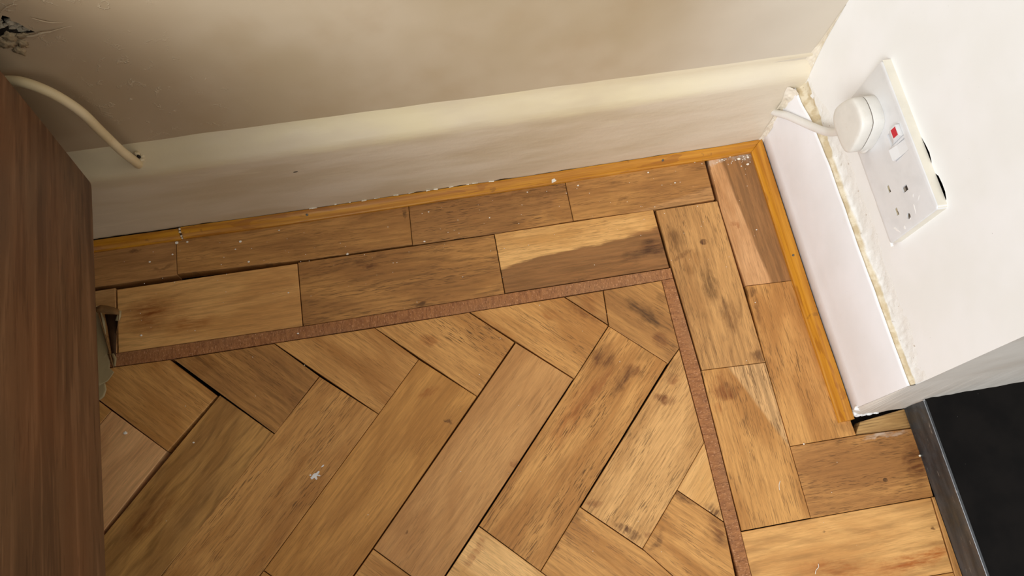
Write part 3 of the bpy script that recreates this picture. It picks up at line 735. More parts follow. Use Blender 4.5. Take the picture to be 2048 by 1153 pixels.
WB, HB = 12.6, 13.0
def fnA(s, d, z):
    x = s
    if s >= -18.5:        # mitre: the end runs back diagonally
        x = -18.2 + d * (WB / 11.0)
    dip = -.9 if s < -704.5 else 0
    return (x * MM, (frontA(x) + d + dip) * MM, (z + (-.6 if s < -704.5 else 0)) * MM)
def fnB(s, d, z):
    y = s; f = interp(YB, s) - WB - 1.2
    if s >= -18.5: y = -18.6 + d * (11.0 / WB)
    return ((f + d) * MM, y * MM, z * MM)
stA = [-703.6 + i * 8.1 for i in range(84)] + [-18.2]
tr2 = bead('trim_2', stA, 0, fnA, m_bead, 11, 11)
stL = [-1600, -1200, -950, -900, -850, -800, -770, -740, -720, -706.4]
tr1 = bead('trim_1', stL, 0, fnA, m_bead, 11, 10.4)
stB = [-356.5 + i * 8 for i in range(42)] + [-18.2]
# the side moulding: its own grain runs along y
mB = m_bead.copy(); mB.name = 'orange_stained_pine_side'
for nd in mB.node_tree.nodes:
    if nd.type == 'VECT_MATH' and nd.operation == 'MULTIPLY':
        v = list(nd.inputs[1].default_value); nd.inputs[1].default_value = (v[1], v[0], v[2])
tr3 = bead('trim_3', stB, 0, fnB, mB, WB, HB)
m_fill = plain('dried_filler', (214, 196, 168), .8, .3, var=.12, scale=200, bump=.4)
m_nail = plain('dull_nail_head', (112, 104, 92), .45, .5, metallic=.6, var=.25, scale=500)
lump('filler_blob', [(-705.2, frontA(-705) + 3, 4.5, 1.3), (-705.2, frontA(-705) + 1.4, 2, 1.2), (-705, frontA(-705) + 6, 8.6, 1.4), (-704.8, frontA(-705) + 9, 10.2, 1.5)], m_fill, tr2, seed=30)
def nail(x, y, z, nx, ny, parent):
    bm = bmesh.new()
    bmesh.ops.create_cone(bm, cap_ends=True, segments=14, radius1=1.7 * MM, radius2=1.4 * MM, depth=.5 * MM)
    bmesh.ops.bevel(bm, geom=[e for e in bm.edges], offset=.12 * MM, segments=1, affect='EDGES')
    d = Vector((nx, ny, .8)).normalized()
    bm.transform(Matrix.Translation((x * MM, y * MM, z * MM)) @ d.to_track_quat('Z', 'Y').to_matrix().to_4x4())
    put('nail', bm, m_nail, parent)
nail(-560, frontA(-560) + 5.0, 8.9, 0, -1, tr2); nail(-131, frontA(-131) + 5.0, 8.9, 0, -1, tr2); nail(-11.4, -162, 10.6, -1, 0, tr3)
# slivers of lifted paint along the top of the back bead
rr = random.Random(77)
m_chip = plain('flaked_white_paint', (238, 228, 206), .6, .3, var=.08, scale=300)
for i in range(14):
    x = -560 + i * 17 + rr.uniform(-9, 9)
    L_ = rr.uniform(2, 7)
    bm = box_bm(-L_ / 2 * MM, L_ / 2 * MM, -.4 * MM, .4 * MM, -.15 * MM, .15 * MM)
    for v in bm.verts: v.co.z += rr.uniform(-.4, .4) * MM; v.co.y += rr.uniform(-.4, .4) * MM
    bm.transform(Matrix.Translation((x * MM, (interp(YA, x) - .6) * MM, (11.8 + rr.uniform(-.3, 1.2)) * MM)) @ Matrix.Rotation(rr.uniform(-.25, .25), 4, 'Y'))
    put('paint_flake', bm, m_chip, baseboard_back)
# dark chip knocked out of the back skirting paint
bm = bmesh.new(); bmesh.ops.create_icosphere(bm, subdivisions=2, radius=1)
for v in bm.verts: v.co = Vector((v.co.x * 2.6 + .9 * v.co.z, v.co.y * .5, v.co.z * .9)) * MM
bm.transform(Matrix.Translation((-.5512, (interp(YA, -551) + .25) * MM, .0975)))
put('chip_mark', bm, m_cavity, baseboard_back, label='small dark chip in the cream skirting paint')
# ---------------------------------------------------------------- hearth with metal edging
def hearth_mat():
    n = N('black_polished_slab', .6, .12)
    p = n.co
    c = n.mix(n.ramp(n.noise(p, 30, 3), .3, .7), lin((12, 10, 9)), lin((20, 17, 15)))
    c = n.mix(n.ramp(n.noise(p, 420, 2, .5), .785, .81, 0, .8), c, lin((120, 116, 110)))
    return n.done(c, n.bump(n.noise(p, 500, 2), .08, .0003), n.ramp(n.noise(p, 16, 3), .3, .7, .5, .65))
hearth = empty('hearth', (.35, -.9, 0), 'raised black hearth slab edged with dull grey metal, beside the wall end', 'hearth')
def hput(name, bm, mat, **k):
    o = put(name, bm, mat, **k); o.parent = hearth; o.location = Vector(o.location) - Vector(hearth.location); return o
hput('slab', box_bm(.0628, .6, -1.74, (END - 1.6) * MM, -.0165, .0396, .0006, 1), hearth_mat())
def metal_mat():
    n = N('scuffed_grey_metal', .42, .5)
    p = n.co
    n.b.inputs['Metallic'].default_value = .75
    c = n.mix(n.ramp(n.noise(n.vmul(p, (60, 12, 60)), 1.0, 4, .6), .3, .7), lin((70, 72, 74)), lin((104, 106, 108)))
    c = n.mix(n.ramp(n.noise(n.vmul(p, (300, 60, 300)), 1.0, 3), .66, .74, 0, .7), c, lin((190, 188, 184)))
    return n.done(c, n.bump(n.noise(p, 200, 3), .2, .0004), n.ramp(n.noise(p, 90, 3), .3, .7, .34, .6))
mm_ = metal_mat()
# L section: upright face plus a thin flange folded over the slab
bm = bmesh.new()
sec = [(61.0, 0), (61.0, 39.6), (61.7, 40.5), (63.6, 40.6), (63.6, 39.7), (62.3, 39.4), (62.3, 0)]
ys = [-352.2, -353.2, -400, -450, -500, -560, -700, -1000, -1740]
R_ = []
for i, y in enumerate(ys):
    cut = 1.6 if i == 0 else 0
    R_.append([bm.verts.new(((x + (y + 352) * -.002) * MM, y * MM, max(0, z - (cut if z > 20 else 0)) * MM)) for x, z in sec])
for a, b in zip(R_, R_[1:]):
    for j in range(len(sec)): bm.faces.new((a[j], a[(j + 1) % 7], b[(j + 1) % 7], b[j]))
bm.faces.new(R_[0]); bm.faces.new(R_[-1][::-1])
hput('metal_edging', bm, mm_, label='dull grey metal edging strip with a highlight built along its arris')
bm = tube_bm([(.0612, -.3522, .003), (.0611, -.3521, .02), (.0614, -.3522, .038), (.0628, -.3524, .0404)], [.0005, .0007, .0007, .0005], 8, 3)
hput('bright_arris', bm, plain('bright_end_metal', (214, 214, 214), .35, .5, metallic=.8))  # pale line up the cut end of the strip
bm = tube_bm([(.0614 + 0.0 * k, (-352.5 - k * 60) * MM, .0404) for k in range(20)], .00035, 6, 1)
hput('bright_arris', bm, plain('edge_highlight_metal', (150, 152, 156), .35, .5, metallic=.8))  # pale tube standing in for the highlight along the top edge

# ---------------------------------------------------------------- double socket
def plastic(name, rgb, grime=.25, tone=(206, 196, 172)):
    n = N(name, .38, .45)
    p = n.co
    c = n.mix(n.ramp(n.noise(p, 60, 3), .4, .7), lin(rgb), tuple(v * .94 for v in lin(rgb)[:3]) + (1,))
    c = n.mix(n.ramp(n.noise(p, 180, 5, .65), .58, .78, 0, grime), c, lin(tone))
    return n.done(c, n.bump(n.noise(p, 700, 2), .05, .0002))
m_pl = plastic('white_plastic', (224, 224, 224), .15)
m_plc = plastic('creamed_plastic', (224, 219, 205), .4)
m_red = plain('red_switch_flash', (196, 36, 52), .4, .5)
m_darkhole = plain('dark_pin_hole', (60, 52, 44), .7, .3)
m_paint = plain('white_paint_dab', (244, 243, 240), .5, .4)
sock = empty('double_socket', pl(72, 79, WX), 'white double wall socket, with a plug in its left half', 'socket')
def sput(name, bm, mat, parent=None, **k):
    o = put(name, bm, mat, **k)
    o.parent = parent or sock
    if not parent: o.location = -Vector(sock.location)
    return o
PW, PH = plate['w'], plate['h']
def rrect(u0, u1, v0, v1, r, n=5):
    out = []
    for cx, cy, a0 in ((u1 - r, v0 + r, -90), (u1 - r, v1 - r, 0), (u0 + r, v1 - r, 90), (u0 + r, v0 + r, 180)):
        for i in range(n + 1):
            a = math.radians(a0 + 90 * i / n); out.append((cx + r * math.cos(a), cy + r * math.sin(a)))
    return out
def to_uv(y, z):
    """inverse of pl for a (y, z) in mm"""
    dy, dz = plate['y0'] - y, plate['z0'] - z
    c, s = math.cos(plate['ang']), math.sin(plate['ang'])
    return (dy * c + dz * s, -dy * s + dz * c)
Lc, Nc, Ec = to_uv(-179.9, 207.6), to_uv(-202.5, 207.0), to_uv(-190.9, 229.2)
XF = -3.0
def rect(c, w, h): return [(c[0] - w / 2, c[1] - h / 2), (c[0] + w / 2, c[1] - h / 2), (c[0] + w / 2, c[1] + h / 2), (c[0] - w / 2, c[1] + h / 2)]
pins = [rect(Lc, 7.0, 4.2), rect(Nc, 7.0, 4.2), rect(Ec, 5.2, 8.0)]
sc = to_uv(-213.3, 220.5)
scr = [(sc[0] + 2.7 * math.cos(a), sc[1] + 2.7 * math.sin(a)) for a in [i * math.pi / 9 for i in range(18)]]
s1 = (to_uv(-145, 243)[0], to_uv(-145, 243)[1]); s2 = (to_uv(-159, 242)[0], to_uv(-159, 242)[1])
sw = [rect(s1, 12.0, 21.5), rect(s2, 12.0, 21.5)]
face = rrect(1.2, PW - 1.2, 1.2, PH - 1.2, 2.6)
bm = bmesh.new()
holes = pins + [scr] + sw
polys = [[Vector((a, b, 0)) for a, b in p] for p in [face] + holes]
flat = [v for p in polys for v in p]
vs = [bm.verts.new(pl(v.x, v.y, XF)) for v in flat]
for t in tessellate_polygon(polys): bm.faces.new([vs[i] for i in t])
# rim, side, and hole walls
m = len(face)
rings = [vs[:m]]
for (u, inset_, x) in ((0, .35, XF + .35), (0, 0, XF + 1.2), (0, 0, WX + .2)):
    rings.append([bm.verts.new(pl(*q, x)) for q in rrect(inset_, PW - inset_, inset_, PH - inset_, 3.2)])
for a, b in zip(rings, rings[1:]):
    for j in range(m): bm.faces.new((a[j], a[(j + 1) % m], b[(j + 1) % m], b[j]))
k = m
for h in holes:
    q = len(h); back = [bm.verts.new(pl(a, b, XF + 5)) for a, b in h]
    for i in range(q): bm.faces.new((vs[k + i], vs[k + (i + 1) % q], back[(i + 1) % q], back[i]))
    k += q
sharpen(sput('face_plate', bm, m_pl, label='flat white plastic face with cream edges'), .7)
# cream band: thin raised arris over the upper and right-hand edges
bm = bmesh.new()
band = [(.4, .0), (PW - 3, .0), (PW - .9, .9), (PW + .0, 3.0), (PW, PH - 3)]
A = [bm.verts.new(pl(u, v - (.12 if v < 1 else 0), XF + 1.0)) for u, v in band]; B = [bm.verts.new(pl(u + (.12 if v >= 1 else 0), v - .12, WX + .1)) for u, v in band]
for i in range(len(band) - 1): bm.faces.new((A[i], A[i + 1], B[i + 1], B[i]))
sput('edge_band', bm, m_plc, label='yellowed cream edge of the face plate')
# pin holes: pale shutters in the lower slots, dark earth hole
def pit(c, w, h, x, mat, name='pin_hole'):
    bm = bmesh.new(); r = rect(c, w, h)
    f = [bm.verts.new(pl(a, b, x)) for a, b in r]; g = [bm.verts.new(pl(a, b, x + 1.5)) for a, b in r]
    bm.faces.new(f); bm.faces.new(g[::-1])
    for i in range(4): bm.faces.new((f[i], f[(i + 1) % 4], g[(i + 1) % 4], g[i]))
    return sput(name, bm, mat)
m_sh = plain('grubby_shutter', (176, 164, 138), .6, .3)
pit(Lc, 6.9, 4.1, XF + .9, m_sh, 'shutter'); pit(Nc, 6.9, 4.1, XF + .9, m_sh, 'shutter')
pit((Lc[0] + 1.9, Lc[1] - .5), 2.6, 2.2, XF + .8, m_darkhole); pit((Nc[0] + 1.6, Nc[1] - .9), 3.6, 1.9, XF + .8, m_darkhole)
pit(Ec, 5.1, 7.9, XF + 1.6, m_darkhole); pit((Ec[0] - .6, Ec[1] + 2.6), 3.8, 3.0, XF + 1.3, plain('grey_shutter', (140, 132, 120), .5), 'shutter')
# fixing screw
bm = bmesh.new()
ringo = [pl(sc[0] + 2.4 * math.cos(a), sc[1] + 2.4 * math.sin(a), XF + 1.0) for a in [i * math.pi / 9 for i in range(18)]]
ringi = [pl(sc[0] + 2.4 * math.cos(a), sc[1] + 2.4 * math.sin(a), XF + 3.2) for a in [i * math.pi / 9 for i in range(18)]]
bmx = loft_bm([ringo, ringi]); bm.free()
screw = sput('screw', bmx, plain('grey_screw', (128, 120, 108), .4, .5, metallic=.5))
bm = loft_bm([[pl(sc[0] + a, sc[1] + b, XF + .9) for a, b in ((-2, -.35), (2, -.35), (2, .35), (-2, .35))], [pl(sc[0] + a, sc[1] + b, XF + 1.4) for a, b in ((-2, -.35), (2, -.35), (2, .35), (-2, .35))]])
sput('screw_slot', bm, m_darkhole, screw)
# rockers
def rocker(c, prof, red=False):
    w = 5.55; bm = bmesh.new()
    top = [(v, x) for v, x in prof]
    L1 = [bm.verts.new(pl(c[0] - w, c[1] + v, x)) for v, x in top] + [bm.verts.new(pl(c[0] - w, c[1] + top[-1][0], XF + 4.6)), bm.verts.new(pl(c[0] - w, c[1] + top[0][0], XF + 4.6))]
    L2 = [bm.verts.new(pl(c[0] + w, c[1] + v, x)) for v, x in top] + [bm.verts.new(pl(c[0] + w, c[1] + top[-1][0], XF + 4.6)), bm.verts.new(pl(c[0] + w, c[1] + top[0][0], XF + 4.6))]
    q = len(L1)
    for i in range(q): bm.faces.new((L1[i], L1[(i + 1) % q], L2[(i + 1) % q], L2[i]))
    bm.faces.new(L1[::-1]); bm.faces.new(L2)
    bmesh.ops.recalc_face_normals(bm, faces=bm.faces[:])
    bmesh.ops.bevel(bm, geom=bm.edges[:], offset=.25 * MM, segments=2, affect='EDGES')
    s = sput('switch', bm, m_pl)
    if red:
        s['label'] = 'switched-on rocker showing its red flash'
        a, b = prof[0], prof[1]
        def P(u, t, lift): return pl(c[0] + u, c[1] + a[0] + (b[0] - a[0]) * t, a[1] + (b[1] - a[1]) * t - lift)
        bm2 = loft_bm([[P(-4.0, .12, .02), P(4.0, .12, .02), P(4.0, .86, .02), P(-4.0, .86, .02)], [P(-4.0, .12, .14), P(4.0, .12, .14), P(4.0, .86, .14), P(-4.0, .86, .14)]])
        sput('red_flash', bm2, m_red, s)
rocker(s1, [(-10.2, XF - 3.6), (-1.4, XF - 4.2), (10.2, XF + 1.6)], True)
rocker(s2, [(-10.2, XF + 1.2), (1.0, XF - .6), (10.2, XF - 3.4)])
# dabs of wall paint on the plate
for i, (u, v, w, h, a) in enumerate(((133, 28, 8, 1.2, .2), (127, 18, 4.5, .6, .9), (138, 62, 9, 2.2, -.7), (141, 50, 3, 3, 0), (122, 24, 2.5, 1, .5), (60, 12, 1.6, 1.2, 0), (137.5, 38, 1.6, 1.1, 0))):
    pts = [(u + (w / 2 * math.cos(t) * math.cos(a) - h / 2 * math.sin(t) * math.sin(a)) * (1 + .3 * math.sin(3 * t + i)), v + (w / 2 * math.cos(t) * math.sin(a) + h / 2 * math.sin(t) * math.cos(a)) * (1 + .3 * math.cos(2 * t))) for t in [j * math.pi / 6 for j in range(12)]]
    sput('paint_dab', loft_bm([[pl(*q, XF + .05) for q in pts], [pl(*q, XF - .12) for q in pts]]), m_paint)
# painted-over lower edge bridging plate and wall
bm = tube_bm([pl(-.6 + i * 14.8, PH + .2 + .5 * math.sin(i * 2.1), XF + 2.5 + .8 * math.sin(i * 1.7)) for i in range(11)], [1.3 * MM] * 11, 8, 3)
sput('paint_bridge', bm, m_paint, label='thick white wall paint along the lower edge')

# ---------------------------------------------------------------- plug and its painted-over cable
out = [(-89.8, 203), (-89.6, 213), (-96, 235), (-103.5, 240.5), (-121, 240.8), (-130.5, 236), (-137, 212), (-136.5, 202), (-129, 194.4), (-98, 194)]
out = smooth_poly(out, 2)
ccx = sum(p[0] for p in out) / len(out); ccz = sum(p[1] for p in out) / len(out)
def ringx(x, k, dz=0, low=0):
    r = []
    for y, z in out:
        zz = ccz + (z - ccz) * k
        if z < ccz: zz -= low * (ccz - z) / 24
        r.append((x * MM, (ccx + (y - ccx) * k) * MM, (zz + dz) * MM))
    return r
plug = empty('plug', (-.012, ccx * MM, ccz * MM), 'white three-pin plug pushed into the left half of the wall socket', 'plug')
def gput(name, bm, mat, **k):
    o = put(name, bm, mat, **k); o.parent = plug; o.location = -Vector(plug.location); return o
m_plug = plastic('off_white_plug_plastic', (222, 220, 214), .35, (208, 198, 172))
m_cap = plastic('off_white_plug_cap', (226, 223, 215), .35, (208, 198, 172))
sharpen(gput('plug_base', loft_bm([ringx(XF - .1, .985, 0, 2), ringx(XF - 1, 1.0, 0, 2.2), ringx(XF - 9.8, 1.0, 0, .8), ringx(XF - 10.6, .985, 0, .4)]), m_plug), .6)
gput('seam', loft_bm([ringx(XF - 10.5, .965), ringx(XF - 11.8, .965)]), plain('seam_shadow', (96, 84, 74), .7))
sharpen(gput('plug_cap', loft_bm([ringx(XF - 11.5, .985), ringx(XF - 12.1, 1.0), ringx(XF - 18.6, .995), ringx(XF - 20.3, .985), ringx(XF - 21.2, .955), ringx(XF - 21.7, .91), ringx(XF - 21.9, .8), ringx(XF - 21.9, .4)]), m_cap, label='cream plug cap with rounded corners'), 1.0)
# thumb grip scooped into the lower flank
bm = bmesh.new(); bmesh.ops.create_uvsphere(bm, u_segments=20, v_segments=12, radius=1)
for v in bm.verts: v.co = Vector((XF - 4.2 + v.co.x * 4.0, -128 + v.co.y * 9.5, 203 + v.co.z * 11)) * MM
gput('finger_grip', bm, m_plug, smooth=True)
cab = tube_bm([(-11.5 * MM, -.108, .197), (-11 * MM, -.104, .188), (-9.6 * MM, -.0965, .172), (-7.2 * MM, -.084, .152), (-6.6 * MM, -.066, .132), (-7 * MM, -.044, .110), (-7.6 * MM, -.024, .090), (-9 * MM, -.012, .076), (-10 * MM, -.004, .068)], [.0042, .004, .004, .0042, .0043, .0042, .0042, .004, .0036], 14, 5)
gput('cable', cab, white_mat('painted_over_cable', (236, 235, 232), (224, 220, 212), .25, .4), smooth=True, label='short cable painted over white along the skirting')

# ---------------------------------------------------------------- loose cable over the back wall
pts = [(-820, 0, 236), (-780, 0, 268), (-757, -.6, 280.5), (-740.5, -1.5, 283), (-722.5, -7, 284), (-706.8, -12, 272), (-698, -13.5, 247), (-695.8, -14, 216), (-694.3, -13, 179), (-693.4, -9, 150), (-695, -6, 140.5), (-694.5, -1, 136)]
bm = tube_bm([(a * MM, b * MM, c * MM) for a, b, c in pts], [4.3 * MM] * 9 + [4.5 * MM, 4.4 * MM, 3.8 * MM], 18, 6)
m_cable = white_mat('grubby_cable_sheath', (222, 204, 166), (200, 178, 134), .5, .3, (150, 122, 82))
cable = put('cable', bm, m_cable, smooth=True, label='thick cream cable arching over the back wall into the skirting top', cat='cable')
lump('cable_hole_filler', [(-690, -4, 146, 3.4), (-688.5, -5, 141, 3), (-691, -2, 153, 2.6), (-687.5, -3, 149, 2.2)], m_skA, baseboard_back, seed=50)
bm = bmesh.new(); bmesh.ops.create_icosphere(bm, subdivisions=2, radius=1)
for v in bm.verts: v.co = Vector((v.co.x * 1.6, v.co.y * 1.5, v.co.z * 3)) * MM
bm.transform(Matrix.Translation((-.6893, -.0052, .1530)))
put('hole_mark', bm, m_cavity, baseboard_back)

# ---------------------------------------------------------------- sideboard at the left
def walnut(name, horizontal=True):
    n = N(name, .42, .4)
    p = n.co
    s = (40, 1.6, 34)
    a = n.noise(n.vmul(p, s), 1.0, 4, .55, .6)
    c = n.mix(n.ramp(a, .3, .7), lin((104, 76, 52)), lin((76, 53, 36)))
    b = n.noise(n.vmul(n.vadd(p, (1, 2, 3)), (150, 3.6, 120)), 1.0, 4, .6)
    c = n.mix(n.ramp(b, .52, .66, 0, .6), c, lin((128, 96, 68)))
    c = n.mix(n.ramp(b, .46, .34, 0, .65), c, lin((58, 38, 24)))
    d = n.noise(n.vmul(p, (500, 22, 420)), 1.0, 3, .6)
    c = n.mix(n.ramp(d, .56, .7, 0, .5), c, lin((52, 34, 22)))
    e = n.noise(n.vmul(p, (20, 2.2, 9)), 1.0, 3)
    c = n.mix(n.ramp(e, .5, .7, 0, .4), c, lin((126, 78, 46)))
    return n.done(c, n.bump(d, .12, .0004))
m_wal = walnut('walnut_veneer')
TOPZ = 430
sb = empty('sideboard', (-.95, -.5, 0), 'tall dark walnut sideboard side standing at the left, partly hiding the cable', 'sideboard')
def bput(name, bm, mat, **k):
    o = put(name, bm, mat, **k); o.parent = sb; o.location = -Vector(sb.location); return o
def px_(y): return -722.4 - (y + 0) * .0444       # slight skew of the piece
outl = [(-44.2, 182.4), (-46.5, 180.6), (-52, 180), (-920, 180), (-920, TOPZ), (-10, TOPZ), (-13, 380), (-19.9, 318.8), (-30.3, 257.3)]
bm = bmesh.new()
fr = [bm.verts.new((px_(y) * MM, y * MM, z * MM)) for y, z in outl]
bk = [bm.verts.new(((px_(y) - 18) * MM, y * MM, z * MM)) for y, z in outl]
bm.faces.new(fr); bm.faces.new(bk[::-1])
for i in range(len(outl)): bm.faces.new((fr[i], fr[(i + 1) % len(outl)], bk[(i + 1) % len(outl)], bk[i]))
bmesh.ops.recalc_face_normals(bm, faces=bm.faces[:])
bmesh.ops.bevel(bm, geom=bm.edges[:], offset=.8 * MM, segments=2, affect='EDGES')
bput('side_panel', bm, m_wal)
def sheared(x0, x1, y0, y1, z0, z1, bev=.8):
    bm = box_bm(x0 * MM, x1 * MM, y0 * MM, y1 * MM, z0 * MM, z1 * MM, bev * MM)
    for v in bm.verts: v.co.x += -(v.co.y) * .0444
    return bm
bput('top_panel', sheared(-1240, -741, -920, -16, TOPZ - 18, TOPZ), m_wal)
bput('bottom_panel', sheared(-1240, -741, -918, -56, 182, 200), m_wal)
bput('side_panel', sheared(-1258, -1240.5, -920, -56, 180, TOPZ), m_wal)
bput('back_panel', sheared(-1239, -742, -50, -44, 201, TOPZ - 19), m_wal)
for x0, x1 in ((-1238, -992), (-989, -743)):
    bput('door', sheared(x0, x1, -919, -902, 201, TOPZ - 20), m_wal)
for x, y in ((-815, -150), (-1190, -150), (-800, -850), (-1180, -850)):
    z0 = 3.2 if (x, y) == (-815, -150) else .6
    rings = [[((x + r * math.cos(a)) * MM, (y + r * math.sin(a)) * MM, z * MM) for a in [i * math.pi / 8 for i in range(16)]] for z, r in ((z0, 11), (z0 + 1, 12), (90, 15), (181.5, 18))]
    bput('leg', loft_bm(rings), m_wal, smooth=False)

# ---------------------------------------------------------------- packing under the leg: torn paper and folded brown card
rr = random.Random(3)
def sheet(name, outline, zf, mat, th=.5, seed=0, sub=True, **k):
    bm = bmesh.new()
    vs = [bm.verts.new((a, b, 0)) for a, b in outline]
    bm.faces.new(vs)
    bmesh.ops.triangulate(bm, faces=bm.faces[:])
    for _ in range(3): bmesh.ops.subdivide_edges(bm, edges=bm.edges[:], cuts=1, use_grid_fill=True)
    for v in bm.verts:
        x, y = v.co.x, v.co.y
        v.co = Vector(zf(x, y)) * MM
    o = put(name, bm, mat, **k)
    m = o.modifiers.new('thickness', 'SOLIDIFY'); m.thickness = th * MM; m.offset = 0
    for p in o.data.polygons: p.use_smooth = True
    return o
m_paper = white_mat('torn_pale_paper', (196, 178, 138), (170, 150, 108), .3, .6, (140, 116, 76))
m_card = plain('brown_card', (126, 92, 54), .75, .2, var=.2, scale=80, bump=.3)
m_cardd = plain('dark_card_inside', (70, 48, 28), .8, .2, var=.2, scale=80)
pk = empty('folded_packing', (-.795, -.14, .0005), 'torn pale paper and crumpled brown card wedged beside the sideboard on the parquet', 'packing')
def kput(o): o.parent = pk; o.location = -Vector(pk.location); return o
kput(sheet('paper', [(-838, -90), (-799, -92), (-795.5, -104), (-792, -112), (-790.5, -124), (-789.5, -134), (-787.6, -142), (-788.4, -150), (-786, -158), (-785.8, -166), (-781.5, -172), (-783.5, -176), (-790, -181), (-797, -184), (-838, -182)],
     lambda x, y: (x + 1.5 * nz(x, y, .12), y, 1.4 + .9 * nz(x, y, .09) + max(0, (x + 800)) * .06), m_paper, label='torn strip of pale paper'))
kput(sheet('paper', [(-806, -183), (-791, -182), (-789.5, -190), (-792, -197), (-796, -200), (-806, -200)], lambda x, y: (x, y, 1.2 + .5 * nz(x, y, .2)), m_paper))
# card: V-shaped fold standing up, wide at the wall end, pinched at the front
def cardz(h, sx):
    def f(x, y): return (x, y, 0)
    return f
def quadstrip(rows, name, mat, th=.7, label=None):
    bm = bmesh.new(); R_ = [[bm.verts.new(Vector(p) * MM) for p in r] for r in rows]
    for a, b in zip(R_, R_[1:]):
        for j in range(len(a) - 1): bm.faces.new((a[j], a[j + 1], b[j + 1], b[j]))
    o = put(name, bm, mat, smooth=True, label=label)
    m = o.modifiers.new('thickness', 'SOLIDIFY'); m.thickness = th * MM; m.offset = 0
    return kput(o)
# left flap (upright sliver), inner floor, right flap, top fold
quadstrip([[(-797, -100, 2), (-795, -101, 10), (-793, -102, 17)], [(-794, -115, 1.5), (-792, -116, 9), (-790, -117, 14)], [(-789.5, -135, 1), (-788, -136, 6), (-786.5, -136.5, 9)], [(-785.5, -155, 1), (-784.5, -155.5, 4), (-783, -156, 5.5)], [(-783, -166, 1), (-782, -166.5, 2), (-781.4, -167, 2.6)]], 'card_flap', m_card)
quadstrip([[(-792, -103, 1.2), (-785, -104, 1.0), (-777, -106, 1.4)], [(-789, -118, 1), (-784, -118, .9), (-778.5, -118, 1.2)], [(-786.5, -136, .9), (-783, -136, .9), (-779.5, -136, 1.1)], [(-783.5, -156, .8), (-781.5, -156, .8), (-780, -156, 1.2)]], 'card_inside', m_cardd, label='dark brown inside of the folded card')
quadstrip([[(-776, -106, 1.2), (-774, -106, 6), (-772.5, -107, 10)], [(-778, -118, 1), (-776, -118, 5), (-774.5, -118.5, 8)], [(-779.5, -128, 1), (-778.4, -128, 3), (-777.6, -128, 4.6)]], 'card_flap', m_card)
quadstrip([[(-796, -98, 13), (-790, -97, 15), (-783, -98.5, 13), (-777, -101, 12), (-773, -103, 10)], [(-794.5, -102.5, 17), (-789, -102, 16.5), (-783, -103.5, 14.5), (-777, -106, 13), (-772.5, -107.4, 10.6)], [(-793.5, -106, 16.8), (-789, -105.8, 14.5), (-783, -107.5, 13.5), (-777, -109, 12), (-772.5, -110, 10)]], 'card_fold', m_card)
quadstrip([[(-773.5, -104, 10), (-770.5, -105, 9)], [(-775, -110, 9.6), (-771.2, -111, 8.4)], [(-777.5, -115, 8), (-773.5, -116, 7.6)]], 'torn_paper_corner', m_paper)
quadstrip([[(-786, -150, 1.5), (-781, -151, 4)], [(-783, -157, 1.2), (-778.5, -157, 3)], [(-782.5, -165, 1.0), (-780, -165, 1.8)]], 'torn_paper_corner', m_paper)

# ---------------------------------------------------------------- loose bits on the floor
m_flake = plain('white_plaster_crumb', (240, 232, 214), .8, .3, var=.08, scale=400)
def crumb(x, y, z, sx, sy, sz, seed, name, label, cat, group=None, parent=None):
    bm = bmesh.new(); bmesh.ops.create_icosphere(bm, subdivisions=2, radius=1)
    for v in bm.verts:
        k = 1 + .5 * noise.noise(v.co * 1.5 + Vector((seed * 1.7, seed, 0)))
        v.co = Vector((v.co.x * sx * k, v.co.y * sy * k, v.co.z * sz * k)) * MM
    lo = min(v.co.z for v in bm.verts)
    for v in bm.verts: v.co.z -= lo
    return put(name, bm, m_flake, parent=parent, origin=(x * MM, y * MM, z * MM), label=label, cat=cat, group=group)
# squarish flake lying on the back bead
bm = bmesh.new()
o_ = [(-3.2, -2.2), (2.6, -1.8), (3.0, -.2), (1.0, .4), (2.2, 1.0), (1.2, 2.4), (-2.4, 2.0)]
lo = [bm.verts.new((a * MM, b * MM, 0)) for a, b in o_]; hi = [bm.verts.new((a * MM * .96, b * MM * .96, .0008)) for a, b in o_]
bm.faces.new(hi); bm.faces.new(lo[::-1])
for i in range(len(o_)): bm.faces.new((lo[i], lo[(i + 1) % 7], hi[(i + 1) % 7], hi[i]))
fk = put('plaster_flake', bm, m_flake, origin=(-.2665, (frontA(-266) + 2.7) * MM, .0060), label='large squarish plaster flake lying on the orange back beading', cat='plaster flake')
fk.rotation_euler = (.95, 0, .25)
crumb(-35, -24.5, .3, 2.0, 1.6, 1.2, 1, 'plaster_crumb', 'round plaster crumb left of the beading mitre, on the dusty block', 'crumb')
crumb(-23.5, -24.2, .3, 1.6, 1.5, 1.1, 2, 'plaster_crumb', 'small plaster crumb tucked right at the beading mitre', 'crumb')
crumb(-26.5, -33.6, .3, 1.9, 1.4, 1.2, 3, 'plaster_crumb', 'plaster crumb farthest from the back beading near the mitre', 'crumb')
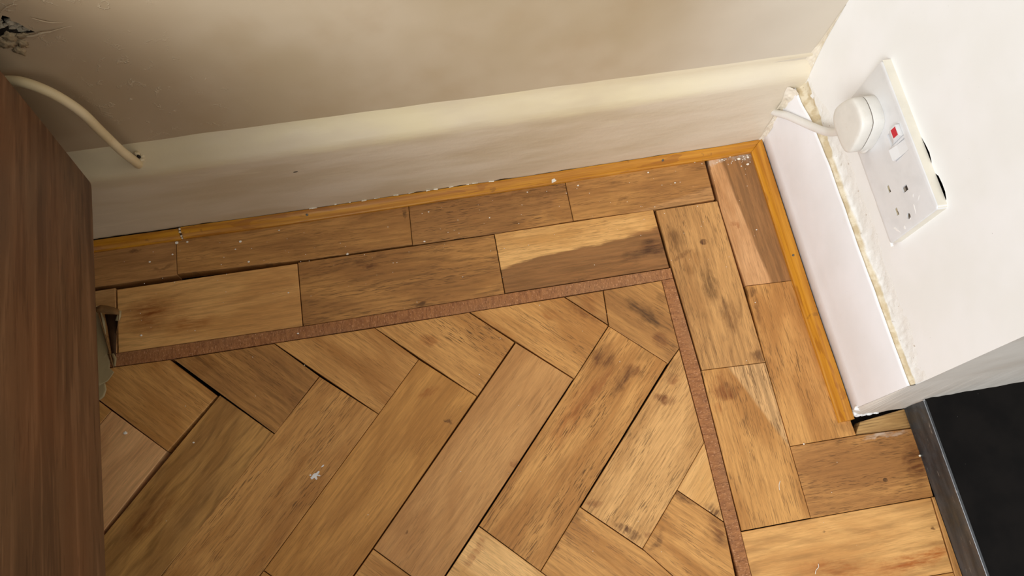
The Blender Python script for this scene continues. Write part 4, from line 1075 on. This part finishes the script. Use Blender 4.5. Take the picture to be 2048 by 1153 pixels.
# dried splash of white paint on the herringbone
bm = bmesh.new()
blobs = [(0, 0, 3.6, 2.0, .4), (3.2, 2.2, 2.6, 1.2, .7), (-3.0, -1.8, 1.9, 1.5, 0), (1.0, -2.6, 1.2, 2.0, .3), (4.2, -.6, 1.6, .8, -.4), (9, 8.5, 1.6, .7, .6), (-4.6, 1.2, 1.0, .8, 0)]
for i, (a, b, r1, r2, an) in enumerate(blobs):
    pts = []
    for j in range(14):
        t = j * math.pi / 7; k = 1 + .35 * noise.noise(Vector((math.cos(t) * 1.5 + i * 3, math.sin(t) * 1.5, 0)))
        u, v = r1 * k * math.cos(t), r2 * k * math.sin(t)
        pts.append((a + u * math.cos(an) - v * math.sin(an), b + u * math.sin(an) + v * math.cos(an)))
    lo = [bm.verts.new((p[0] * MM, p[1] * MM, 0)) for p in pts]; hi = [bm.verts.new((p[0] * MM * .97, p[1] * MM * .97, .00022 + i * 1e-5)) for p in pts]
    bm.faces.new(hi)
    for j in range(14): bm.faces.new((lo[j], lo[(j + 1) % 14], hi[(j + 1) % 14], hi[j]))
put('paint_splash', bm, m_paint, origin=(-.5775, -.3174, .0004), label='dried white paint splash on a herringbone block left of centre', cat='paint splash')
# slivers / hairs
def fibre(pts, name, label):
    bm = tube_bm([(a * MM, b * MM, .9 * MM) for a, b in pts], .35 * MM, 6, 4)
    put(name, bm, m_flake, label=label, cat='fibre')
fibre([(-88, -500), (-86, -496.5), (-82.5, -494), (-82, -491)], 'white_fibre', 'curly white fibre on the bottom right amber block')
fibre([(-100, -414), (-99, -409), (-96.6, -405)], 'white_fibre', 'short white fibre on the block left of the nail hole')
# dust: too many and too small to count
rr = random.Random(101)
bm = bmesh.new()
def bit(x, y, s):
    g = bmesh.ops.create_icosphere(bm, subdivisions=1, radius=1)
    q = rr.uniform(0, 9)
    for v in g['verts']:
        k = 1 + .5 * noise.noise(v.co * 1.5 + Vector((q, 0, 0)))
        v.co = Vector((x + v.co.x * s * k * 1.3, y + v.co.y * s * k, .45 + s * .5 + v.co.z * s * .6 * k)) * MM
for x, y, s in ((-742.7, -47, 1.1), (-717, -42, 1.0), (-632, -65, 1.2), (-519.7, -73.5, 1.4), (-753, -134, 1.1), (-640, -38, 1.3), (-646, -47, .8), (-595, -31, .9), (-583, -160, 1.0), (-712, -28, 1.6), (-700, -29, 1.2), (-590, -110, .8), (-300, -28, .8), (-238, -29, 1.0), (-121, -44, .9), (-104, -105, .5), (-60, -372, .9), (-770, -240, 1.8), (-700, -262, .9), (-40, -120, .8), (-67, -208, .6), (-45, -20, .9), (-56, -22, .8), (-63, -25, .7), (60, -405, 1.1), (-430, -72, 1.0), (-350, -54, .7), (-420, -35, .7), (-150, -25, 1.0), (-90, -20, .9)):
    bit(x, y, s)
for _ in range(150):
    x = rr.uniform(-780, -20); y = -28 - abs(rr.gauss(0, 1)) * 60
    if rr.random() < .35: y = rr.uniform(-500, -60)
    bit(x, y, rr.uniform(.2, .5))
for _ in range(26): bit(-20 - abs(rr.gauss(0, 22)), -21 - abs(rr.gauss(0, 5)), rr.uniform(.25, .7))
put('plaster_dust', bm, m_flake, label='fine pale plaster dust and grit scattered over the parquet', cat='dust', kind='stuff')
